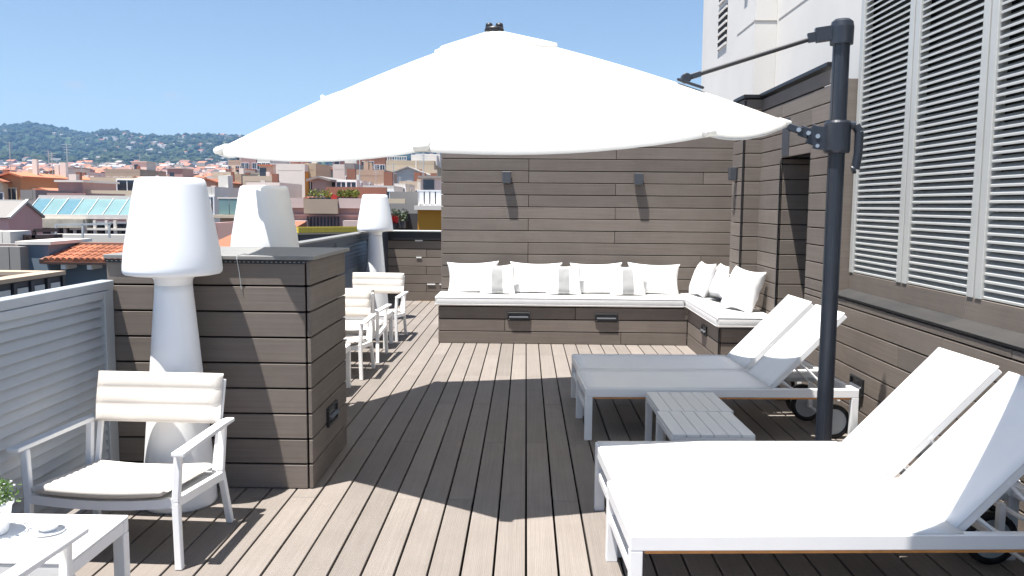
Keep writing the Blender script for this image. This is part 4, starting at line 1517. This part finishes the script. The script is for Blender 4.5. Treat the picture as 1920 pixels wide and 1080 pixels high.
# long glass roofed hall
gY = 40.0
e = empty('glass_roof_hall', (0, gY, 0), label="long hall with a sloping teal glass roof beside the pink gable", cat='building')
fl, fr_ = at(78, 404, gY), at(222, 404, gY)
bl_, br_ = at(60, 371, gY + 1.25), at(243, 371, gY + 1.25)
x0, x1 = fl.x - 0.8, fr_.x + 0.7
z0, z1 = fl.z, bl_.z
npan = 7
for i in range(npan):
    xa, xb = x0 + (x1 - x0) * i / npan, x0 + (x1 - x0) * (i + 1) / npan
    b = MB()
    b.face([(xa, 0, z0), (xb - 0.04, 0, z0), (xb - 0.04, 1.25, z1), (xa, 1.25, z1)])
    b.face([(xa, 0, z0 - 0.06), (xa, 1.25, z1 - 0.06), (xb - 0.04, 1.25, z1 - 0.06), (xb - 0.04, 0, z0 - 0.06)])
    gm = C_TEAL if i not in (0, 2) else mat('skylight_glass_deep', (0.1, 0.2, 0.24), 0.2, var=0.1, spec=0.6)
    b.build('roof_glass', gm, e)
for i in range(npan + 1):
    xa = x0 + (x1 - x0) * i / npan
    MB().bar((xa, 0, z0 + 0.02), (xa, 1.25, z1 + 0.02), 0.035, 0.05).build('glazing_bar', M_disc, e)
MB().bar((x0, 1.3, z1 + 0.03), (x1, 1.3, z1 + 0.03), 0.2, 0.22).bar((x0, -0.05, z0 - 0.04), (x1, -0.05, z0 - 0.04), 0.16, 0.2).build('eaves_beam', W_WHITE, e)
MB().bar((x1 + 0.12, -0.1, z0), (x1 + 0.12, 1.3, z1), 0.2, 0.25).build('verge_board', W_TAN, e)
b = MB()
b.face([(x1 - 0.05, 0, z0 - 0.1), (x1 - 0.05, 1.25, z0 - 0.1), (x1 - 0.05, 1.25, z1 - 0.1)])
b.box(((x0 + x1) / 2, 3.3, (z0 - 0.4) / 2 - 11), (x1 - x0 - 0.2, 5.6, z0 - 0.4 + 22))
b.build('wall', W_DARK, e)
MB().box((x0 + (x1 - x0) * 0.32, 0.0, z0 - 0.36), ((x1 - x0) * 0.52, 0.9, 0.42)).build('awning_valance', mat('faded_canvas', (0.42, 0.4, 0.33), 0.9, var=0.25, scale=3), e)
b = MB()
for px in (98, 122, 140, 158, 178, 200, 216):
    p = at(px, 420, gY - 0.2)
    b.box((p.x, -0.2, z0 - 1.0), (0.12 if px != 158 else 0.2, 0.12, 1.6))
for z in (z0 - 0.62, z0 - 1.25):
    b.box(((x0 + x1) / 2 + 1.4, -0.25, z), ((x1 - x0) * 0.66, 0.1, 0.1))
b.build('veranda_frame', W_WHITE, e)
for px, w_ in ((120, 0.9), (138, 0.6), (185, 1.2), (205, 0.9)):
    p = at(px, 428, gY)
    MB().box((p.x, 0.36, z0 - 1.1), (w_, 0.1, 1.2)).build('window', C_GLASS, e)
hpx(88, 250, 440, 29.0, 0.7, W_WHITE, "low whitewashed roof terrace wall before the glass roofed hall", rows=0, clutter=False, zb=-22, roofm=T_GREY, name='roof_terrace')
b = MB()
for (p, q) in (((105, 421), (208, 420)), ((105, 421), (105, 452)), ((205, 420), (205, 446)), ((155, 421), (155, 448))):
    b.bar(at(*p, 28.5), at(*q, 28.5), 0.05, 0.06)
o = b.build('railing', M_disc)
tag(o, "thin grey railing on the whitewashed roof terrace", "railing")

# cream modern block behind the hall
hpx(168, 262, 333, 75, 12, W_CREAM, "cream modernist block with wide dark top windows behind the glass roof", rows=1, cols=2, win=(1.75, .95), first=0.0, clutter=False, side=False, roofm=W_CREAM)
hpx(148, 262, 357, 68, 6, W_CREAM, "long cream terrace block with a banded front below the modernist block", rows=1, cols=4, win=(.7, .35), first=0.3, clutter=False, roofm=T_GREY)
hpx(88, 160, 362, 60, 6, W_PINK, "low pale pink building with a grey flat slab roof", rows=1, cols=4, win=(.5, .4), first=0.2, clutter=False, roofm=T_GREY)
hpx(2, 38, 322, 85, 14, W_ORANGE, "orange painted apartment block at the left edge", roof='gable', roofm=T_TERRA, rows=2, cols=1, side=True, win=(1.0, 1.3), frame=W_CREAM)
hpx(-60, 3, 326, 84, 14, W_CREAM, "cream apartment block at the very left edge", roof='gable', roofm=T_TERRA, rows=4, cols=4)
hpx(36, 72, 334, 95, 12, W_GREY, "grey block with dark balconies right of the orange block", rows=3, cols=3, win=(1.6, 1.5), first=1.7, roofm=T_TERRA)
hpx(70, 92, 329, 110, 12, W_CREAM, "small cream block with terracotta roof behind the glass roof", roof='gable', roofm=T_TERRA, rows=2, cols=2)
hpx(64, 92, 352, 70, 8, W_WHITE, "small white house with a hipped orange roof", roof='gable', roofm=T_TERRA, rows=1, cols=3, win=(.3, .5), first=0.5)
hpx(38, 66, 356, 62, 6, W_GREY, "plain grey gable wall beside the small white house", rows=0, clutter=False)
hpx(92, 112, 318, 170, 12, W_TAN, "tan gabled warehouse below the hills", roof='gable', roofm=T_TERRA, rows=0, clutter=False)
hpx(110, 150, 321, 165, 10, W_WHITE, "long white warehouse with two dark openings", rows=1, cols=3, win=(1.2, 1.0), first=0.4, roofm=T_BROWN)
hpx(98, 140, 344, 100, 10, W_WHITE, "white flat roofed house with clay tile lean-to", roof='shed', roofm=T_TERRA, rows=1, cols=3)
hpx(196, 262, 317, 190, 14, W_BEIGE, "beige block with rust red roof terraces", rows=2, cols=5, roofm=T_TERRA)

# between the lamps
hpx(372, 404, 334, 120, 14, W_BEIGE, "beige block with a hipped terracotta roof between the lamps", roof='gable', roofm=T_TERRA, rows=2, cols=3)
hpx(374, 402, 350, 60, 8, W_WHITE, "white narrow house with tall dark windows right of the big lamp", rows=4, cols=2, win=(.35, 1.3), first=0.7, roofm=T_GREY)
hpx(398, 445, 322, 150, 12, W_CREAM, "cream stepped apartment block between the two nearer lamps", rows=3, cols=4, roofm=T_FLAT)
hpx(418, 452, 326, 130, 10, W_TAN, "tan cube house between the two nearer lamps", rows=2, cols=2)
e = hpx(412, 470, 382, 40, 8, W_BEIGE, "brown terrace house with a glass balustrade between the lamps", rows=0, clutter=False, roofm=T_FLAT)
wv = e.location
MB().box((0.1, -0.02, -0.75), (1.15, 0.08, 0.75)).build('window', C_GLASS, e)
MB().box((0.0, -0.25, 0.1), (1.75, 0.6, 0.14)).build('ledge', W_CREAM, e)
for i in range(3):
    MB().box((-0.5 + 0.5 * i, -0.1, 0.56), (0.47, 0.03, 0.75)).build('glass_panel', C_TEAL, e)
MB().box((0.0, -0.1, 0.97), (1.6, 0.06, 0.07)).build('hand_rail', W_WHITE, e)
e = hpx(398, 470, 446, 24, 5, W_BEIGE, "low house with an orange tiled lean-to between the lamps", rows=0, clutter=False, roof='shed', roofm=T_TERRA)
e = hpx(396, 472, 418, 30, 4, W_PINK, "pinkish terrace house with clay roof behind the tiled lean-to", rows=1, cols=2, win=(.7, .6), first=0.7, clutter=False, roofm=T_TERRA)
hpx(428, 456, 300, 260, 16, W_BEIGE, "tall tan block rising at the foot of the hill", rows=5, cols=4)
hpx(452, 480, 293, 230, 16, W_PINK, "pinkish tan tower block under the parasol's left edge", rows=6, cols=4)
hpx(482, 506, 291, 200, 14, W_WHITE, "white tower block with a flat top under the parasol rim", rows=5, cols=3)
hpx(500, 552, 292, 240, 16, W_BRICK, "brick red block with white chimney stacks", rows=3, cols=6, roofm=T_TERRA)
hpx(455, 520, 330, 110, 12, W_CREAM, "cream block with a red awning behind the square lamp", rows=2, cols=5, roofm=T_TERRA)
hpx(462, 524, 342, 80, 8, W_WHITE, "white house with small balconies behind the square lamp", rows=2, cols=5, win=(1.1, 1.4))
e = hpx(517, 571, 307, 90, 9, W_WHITE, "big blank white stucco block right of the square lamp", rows=0, clutter=True, roofm=T_FLAT)
MB().box((1.55, 4.5, -2.8), (0.1, 8.9, 5.4)).build('painted_lit_side', W_OCHRE, e)  # yellow light on this side put in as an ochre sheet
hpx(571, 592, 306, 91.5, 7, W_TAN, "tan side wing of the blank stucco block", rows=1, cols=1, clutter=False)
hpx(585, 612, 330, 70, 8, W_GREY, "grey gabled house with a pale blue grid window", roof='gable', roofm=T_GREY, rows=1, cols=1, win=(1.0, 1.0), first=2.0, clutter=False)
hpx(592, 628, 312, 140, 12, W_BEIGE, "clay roofed block beside the grey gable", roof='gable', roofm=T_TERRA, rows=2, cols=3)
hpx(612, 668, 337, 72, 8, W_WHITE, "white house with black openings above the planted terrace", rows=2, cols=3, win=(.8, 1.2), first=0.1, roofm=T_BROWN)
hpx(624, 648, 308, 120, 12, W_WHITE, "pale green white slab block, front one of three", rows=0, clutter=True, roofm=T_GREY)
hpx(646, 664, 306, 118, 14, W_GREY, "pale slab block with a grey side wall", rows=1, cols=1, clutter=True, roofm=T_GREY)
hpx(676, 702, 287, 190, 14, W_BRICK, "taller red brick tower left of the big cream block", rows=3, cols=2, win=(1.2, 1.4))
hpx(702, 722, 293, 180, 12, W_BRICK, "shorter red brick tower beside the big cream block", rows=1, cols=2)
e = hpx(724, 814, 301, 150, 18, W_TAN, "big windowless sand coloured block with white roof railings", rows=0, clutter=False, roofm=T_GREY)
MB().box((2.2, 6, 0.9), (4.6, 8, 1.9)).box((3.2, 9, 0.9), (3.2, 8, 2.4)).build('roof_house', W_WHITE, e)
b = MB()
for i in range(9):
    b.box((-4.1 + i * 0.42, 0.4, 0.7), (0.08, 0.08, 1.4))
b.box((-2.4, 0.4, 1.4), (3.5, 0.1, 0.1)).box((-2.4, 0.4, 0.8), (3.5, 0.1, 0.08))
b.tube((1.1, -0.3, -4), (1.1, -0.3, 0.6), 0.1, 6)
b.build('roof_railing', W_WHITE, e)
hpx(716, 760, 344, 70, 6, W_WHITE, "white low house with a teal shop front right of the far lamp", rows=1, cols=2, win=(.9, .8), first=0.1, clutter=False, roofm=T_GREY)
hpx(748, 786, 340, 85, 8, W_CREAM, "cream house with small windows below the sand coloured block", rows=2, cols=3, win=(.6, .8), first=0.6)
hpx(782, 832, 336, 78, 8, W_CREAM, "cream block with plain front at the plank wall's edge", rows=1, cols=2, roofm=T_FLAT)
hpx(660, 720, 318, 100, 10, W_BEIGE, "jumble of beige roof houses below the brick towers", rows=2, cols=5, roofm=T_FLAT)
hpx(680, 738, 348, 64, 5, W_WHITE, "low white house with a red awning behind the far lamp", rows=1, cols=4, win=(.5, .7), first=0.1, roofm=T_FLAT)

# pink terrace house with slots, planting and the yellow awning edge
gY = 36.0
e = empty('pink_terrace_house', (0, gY, 0), label="pink rendered house with a row of slots and a planted roof terrace", cat='building')
a, c = at(545, 372, gY), at(690, 372, gY)
zt = (a.z + c.z) / 2
MB().box(((a.x + c.x) / 2, 3.0, (zt - 0.25) / 2 - 11), (c.x - a.x, 6.0, zt - 0.25 + 22)).build('wall', W_PINK, e)
cx = at(604, 372, gY).x
MB().box((cx, -0.12, zt - 0.34), (1.45, 0.3, 0.62)).build('parapet_block', W_BEIGE, e)
for xa, xb in ((a.x, cx - 0.75), (cx + 0.75, c.x)):
    MB().box(((xa + xb) / 2, -0.08, zt - 0.2), (xb - xa, 0.24, 0.42)).build('parapet', cm_('pale_pink_plaster', (0.62, 0.47, 0.42)), e)
MB().box(((a.x + c.x) / 2, -0.03, zt - 0.72), (c.x - a.x, 0.1, 0.08)).build('cornice', W_PINK, e)
for i in range(10):
    p = at(577 + i * 6.4, 416, gY)
    MB().box((p.x, -0.03, p.z), (0.055, 0.06, 0.42)).build('slot', W_DARK, e)
for px, w_ in ((560, 0.7), (665, 0.9)):
    p = at(px, 418, gY - 0.4)
    MB().box((p.x, -0.4, p.z - 0.1), (w_, 0.5, 0.4)).build('low_wall', cm_('pale_pink_plaster', (0.62, 0.47, 0.42)), e)
MB().box(((a.x + c.x) / 2, 5.8, zt + 0.15), (c.x - a.x - 0.3, 0.2, 0.9)).build('back_fence', W_BRICK, e)
rg = random.Random(5)


def bush(px, py, Y, w_, h_, label, m=C_GREEN):
    p = at(px, py, Y)
    o = empty('planter_bush', p, 0, label=label, cat='bush', group='bushes in the neighbours roof planters')
    MB().box((0, 0, -0.12), (w_, 0.3, 0.24)).build('planter', W_DARK, o)
    b = MB()
    for k in range(260):
        q = Vector((rg.uniform(-.5, .5) * w_, rg.uniform(-.2, .2), h_ * rg.random() * (1 - 0.5 * rg.random())))
        d = Vector((rg.uniform(-1, 1), rg.uniform(-1, 1), rg.uniform(-.3, 1))).normalized()
        s = d.cross(Vector((rg.random(), rg.random(), rg.random()))).normalized()
        b.face([q, q + d * .06 + s * .03, q + d * .12, q + d * .06 - s * .03])
    b.build('foliage', m, o)


bush(600, 370, gY - 0.3 + 0.6, 0.9, 0.34, "yellow green bush in the left roof planter of the pink house")
bush(643, 370, gY - 0.3 + 0.6, 0.45, 0.34, "round green bush in the pink house's right planters, left one")
bush(662, 370, gY - 0.3 + 0.6, 0.45, 0.36, "round green bush in the pink house's right planters, right one")
o = MB().box((at(622, 368, gY).x, gY + 1.2, zt + 0.02), (1.1, 0.3, 0.3)).build('planter_box', C_RED)
tag(o, "long dark red planter box between the bushes", "planter")
# dark neighbour parapet with the yellow awning edge
e = empty('awning_terrace', (0, 0, 0), label="dark terrace wall topped by a yellow awning edge behind the lamps", cat='terrace')
A, B = at(552, 431, 20), at(690, 431, 23)
b = MB().bar((A.x, 20, A.z - 0.55), (B.x, 23, B.z - 0.55), 0.3, 0.95)
b.build('wall', W_DARK, e)
MB().bar((A.x, 19.9, A.z - 0.0), (B.x, 22.9, B.z + 0.02), 0.3, 0.13).build('awning', C_YEL, e)
MB().bar((A.x, 19.85, A.z - 0.09), (B.x, 22.85, B.z - 0.07), 0.26, 0.035).build('awning_hem', W_TAN, e)
MB().bar((A.x, 19.9, A.z + 0.06), (B.x, 22.9, B.z + 0.09), 0.12, 0.025).build('awning_roll', mat('olive_canvas', (0.17, 0.15, 0.02), 0.8), e)
# ochre hut and the dark planted terrace by the plank wall
e = hpx(783, 850, 393, 27, 3, W_OCHRE, "ochre roof hut with a white lid next to the plank wall", rows=0, clutter=False, roof='none', name='roof_hut')
MB().box((0, 1.4, 0.06), (1.3, 3.3, 0.14)).build('lid', W_WHITE, e)
b = MB()
for i in range(7):
    b.box((-0.55 + i * 0.18, 0.1, 0.36), (0.035, 0.03, 0.5))
b.box((0, 0.1, 0.6), (1.2, 0.04, 0.05)).box((-0.2, 0.1, 0.38), (0.7, 0.03, 0.42))
b.build('white_railing', M_white, e)
e = hpx(722, 786, 400, 29, 4, W_DARK, "dark roof terrace with shelves of plants beside the ochre hut", rows=0, clutter=False, roof='none', name='roof_terrace')
MB().box((-0.15, -0.2, 0.42), (0.6, 0.3, 0.16)).build('shelf', W_CREAM, e)
MB().box((0.0, 0.8, 0.3), (1.1, 0.1, 0.9)).build('screen', W_GREY, e)
MB().box((-0.3, -0.25, -0.22), (0.7, 0.4, 0.09)).build('ledge', W_BEIGE, e)
bush(748, 414, 28.6, 0.5, 0.4, "grey green bush on the dark roof terrace", mat('grey_green_leaves', (0.16, 0.2, 0.12), 0.7, var=0.4, scale=4))
bush(736, 418, 28.5, 0.3, 0.2, "dark red plant on the dark roof terrace", C_RED)

# ---- the rest of the town: individual blocks to about 700 m
GT = 'blocks of the town between the terrace and the hills'
wl_ = [('cream', W_CREAM), ('white', W_WHITE), ('beige', W_BEIGE), ('tan', W_TAN), ('pinkish', W_PINK), ('grey', W_GREY), ('orange', W_ORANGE), ('brick', W_BRICK)]
wt_ = [5, 7, 4, 4, 2.2, 0.8, 1.3, 1.8]
rt = random.Random(21)
count = 0
Y = 64.0
while Y < 720:
    step = 15 + Y * 0.11
    u = -100 + rt.uniform(0, 30)
    while u < 850:
        wpx = rt.uniform(4.5, 9.5) / Y * FPX
        wpx = min(max(wpx, 22), 120)
        a = (u - 986) / FPX * Y
        c = (u + wpx * 0.93 - 986) / FPX * Y
        nm, wm_ = rt.choices(wl_, wt_)[0]
        y_ = Y + rt.uniform(-.3, .3) * step * 0.4
        # roofs step up with distance so that they rise like the town does
        tops = float(np.interp(y_, [60, 120, 250, 450, 720], [-0.8, 3.4, 8.0, 14.0, 23.0]))
        top = tops + rt.uniform(-2.8, 2.2) + (2.5 if u > 430 else 0) * min(1, y_ / 200)
        if rt.random() < 0.88:
            kind = rt.choices(['flat', 'gable', 'shed'], [6, 3.2, 1])[0]
            rf = T_TERRA if kind != 'flat' and rt.random() < 0.8 else rt.choice([T_FLAT, T_BROWN, T_GREY, T_TERRA])
            zone = ('at the left edge of the town' if u < 70 else 'just left of the big lamp' if u < 225 else 'between the two nearer lamps' if u < 440 else 'behind the square lamp' if u < 560 else 'left of the far lamp' if u < 680 else 'beside the plank wall')
            dist = 'near' if y_ < 120 else 'middle' if y_ < 280 else 'far'
            lab = "%s %s %s, %s rows, %s" % (('low' if top < tops - 0.9 else 'tall' if top > tops + 1.2 else 'medium'), nm, {'flat': 'flat roofed block', 'gable': 'gable roofed house', 'shed': 'lean-to roofed house'}[kind], dist, zone)
            far = y_ > 330
            house(a, c, y_, min(step * 0.8, 16), top, wm_, lab, roof=kind, roofm=rf, rows=rt.randint(1, 3), group=GT, side=not far,
                  win=(1.1, 1.5), seed=count, clutter=True, cols=None if not far else max(2, int((c - a) / 4)))
            count += 1
        u += wpx
    Y += step
print('town blocks', count)

# ---- farther roofs, too small to pick apart, and the villas scattered over the hills
def specks(name, n, yr, hr, szr, seed, uv=(-200, 960), palette=None, hill=False):
    r = random.Random(seed)
    verts, faces, mi = [], [], []
    k = 0
    while k < n:
        y = yr[0] + (yr[1] - yr[0]) * r.random() ** (0.8 if not hill else 1.3)
        u = r.uniform(*uv)
        x = (u - 986) / FPX * y
        if hill and noise.noise(Vector((x / 260, y / 330, 1.7))) < (0.02 if u > 180 else 0.2) + 0.25 * max(0, (y - 3100) / 800):
            if r.random() < 0.93:
                continue
        w_, d_, h_ = r.uniform(*szr), r.uniform(*szr), r.uniform(*hr)
        zb = terrain(x, y) - 1
        z = zb + h_
        i0 = len(verts)
        a = r.uniform(-.4, .4)
        ca, sa = cos(a), sin(a)

        def V(px, py, pz):
            verts.append((x + px * ca - py * sa, y + px * sa + py * ca, pz))
        for pz in (zb, z):
            for (sx, sy) in ((-1, -1), (1, -1), (1, 1), (-1, 1)):
                V(sx * w_ / 2, sy * d_ / 2, pz)
        wallc = r.choices(range(6), [5, 6, 3, 3, 1.4, 1])[0]
        for q in ((0, 1, 5, 4), (1, 2, 6, 5), (2, 3, 7, 6), (3, 0, 4, 7)):
            faces.append(tuple(i0 + t_ for t_ in q)); mi.append(wallc)
        roofc = r.choices([6, 7, 8], [1.6, 2, 4] if hill else [2.6, 2.6, 2.2])[0]
        if r.random() < 0.5:
            V(-w_ / 2, 0, z + d_ * 0.2); V(w_ / 2, 0, z + d_ * 0.2)
            for q in ((4, 5, 9, 8), (6, 7, 8, 9)):
                faces.append(tuple(i0 + t_ for t_ in q)); mi.append(roofc)
            for q in ((5, 6, 9), (7, 4, 8)):
                faces.append(tuple(i0 + t_ for t_ in q)); mi.append(wallc)
        else:
            faces.append((i0 + 4, i0 + 5, i0 + 6, i0 + 7)); mi.append(roofc)
        # dark window bands on the two faces that look to the terrace
        nb = max(1, int(h_ / 3.2))
        for f in range(min(nb, 4)):
            zc = z - 1.6 - f * 3.1
            nw = max(1, int(w_ / 3.4))
            for c in range(nw):
                cxw = -w_ / 2 + (c + .5) * w_ / nw
                j0 = len(verts)
                for (px, pz) in ((-.6, -.75), (.6, -.75), (.6, .75), (-.6, .75)):
                    V(cxw + px, -d_ / 2 - 0.06, zc + pz)
                faces.append((j0, j0 + 1, j0 + 2, j0 + 3)); mi.append(9)
        k += 1
    me = bpy.data.meshes.new(name)
    me.from_pydata(verts, [], faces)
    for m in (W_CREAM, W_WHITE, W_BEIGE, W_TAN, W_PINK, W_GREY, T_TERRA, T_BROWN, T_GREY, C_GLASS):
        me.materials.append(m)
    me.polygons.foreach_set('material_index', mi)
    return tag(obj(name, me), kind='stuff')


specks('distant_rooftops', 2600, (700, 1700), (9, 20), (9, 22), 3)
specks('hillside_villas', 420, (1650, 3750), (5, 10), (8, 20), 8, hill=True)

# rounded tree clumps over the hills: one mass nobody could count
r = random.Random(12)
verts, faces = [], []
ico = bmesh.new()
bmesh.ops.create_icosphere(ico, subdivisions=1, radius=1.0)
iv = [v.co.copy() for v in ico.verts]
ifc = [[v.index for v in f.verts] for f in ico.faces]
ico.free()
for k in range(9000):
    y = 1450 + 2500 * r.random()
    u = r.uniform(-150, 930)
    x = (u - 986) / FPX * y
    if y < 1700 and r.random() < 0.6:
        continue
    s = r.uniform(4, 9) * (1.0 if r.random() < .8 else 1.5)
    z = terrain(x, y)
    i0 = len(verts)
    for v in iv:
        f = 0.75 + 0.5 * r.random()
        verts.append((x + v.x * s * f, y + v.y * s * f, z + v.z * s * 0.8 * f + s * 0.45))
    for f in ifc:
        faces.append([i0 + q for q in f])
me = bpy.data.meshes.new('hillside_woods')
me.from_pydata(verts, [], faces)
tw_m = bpy.data.materials.new("woods")
tw_m.use_nodes = True
t = tw_m.node_tree
b_ = t.nodes['Principled BSDF']
tc = t.nodes.new("ShaderNodeTexCoord")
n1 = t.nodes.new("ShaderNodeTexNoise"); n1.inputs['Scale'].default_value = 0.035; n1.inputs['Detail'].default_value = 6
t.links.new(tc.outputs['Object'], n1.inputs['Vector'])
c1 = t.nodes.new("ShaderNodeValToRGB")
c1.color_ramp.elements[0].position = 0.35; c1.color_ramp.elements[0].color = (0.012, 0.024, 0.014, 1)
c1.color_ramp.elements[1].position = 0.68; c1.color_ramp.elements[1].color = (0.06, 0.075, 0.036, 1)
t.links.new(n1.outputs['Fac'], c1.inputs[0]); t.links.new(c1.outputs[0], b_.inputs['Base Color'])
b_.inputs['Roughness'].default_value = 0.9; b_.inputs['Specular IOR Level'].default_value = 0.1
me.materials.append(tw_m)
tag(obj('hillside_woods', me), kind='stuff')

# ------------------------------------------------------------------ air
HZ = bpy.data.materials.new("haze")
HZ.use_nodes = True
t = HZ.node_tree
t.nodes.clear()
mo = t.nodes.new("ShaderNodeOutputMaterial")
pv_ = t.nodes.new("ShaderNodeVolumePrincipled")
pv_.inputs['Color'].default_value = (0.32, 0.58, 1.0, 1)
pv_.inputs['Density'].default_value = 1.25e-4
pv_.inputs['Anisotropy'].default_value = 0.15
t.links.new(pv_.outputs[0], mo.inputs['Volume'])
hz = MB().box((0, 0, 240), (20400, 20400, 530)).build('haze', HZ)
tag(hz, kind='stuff')
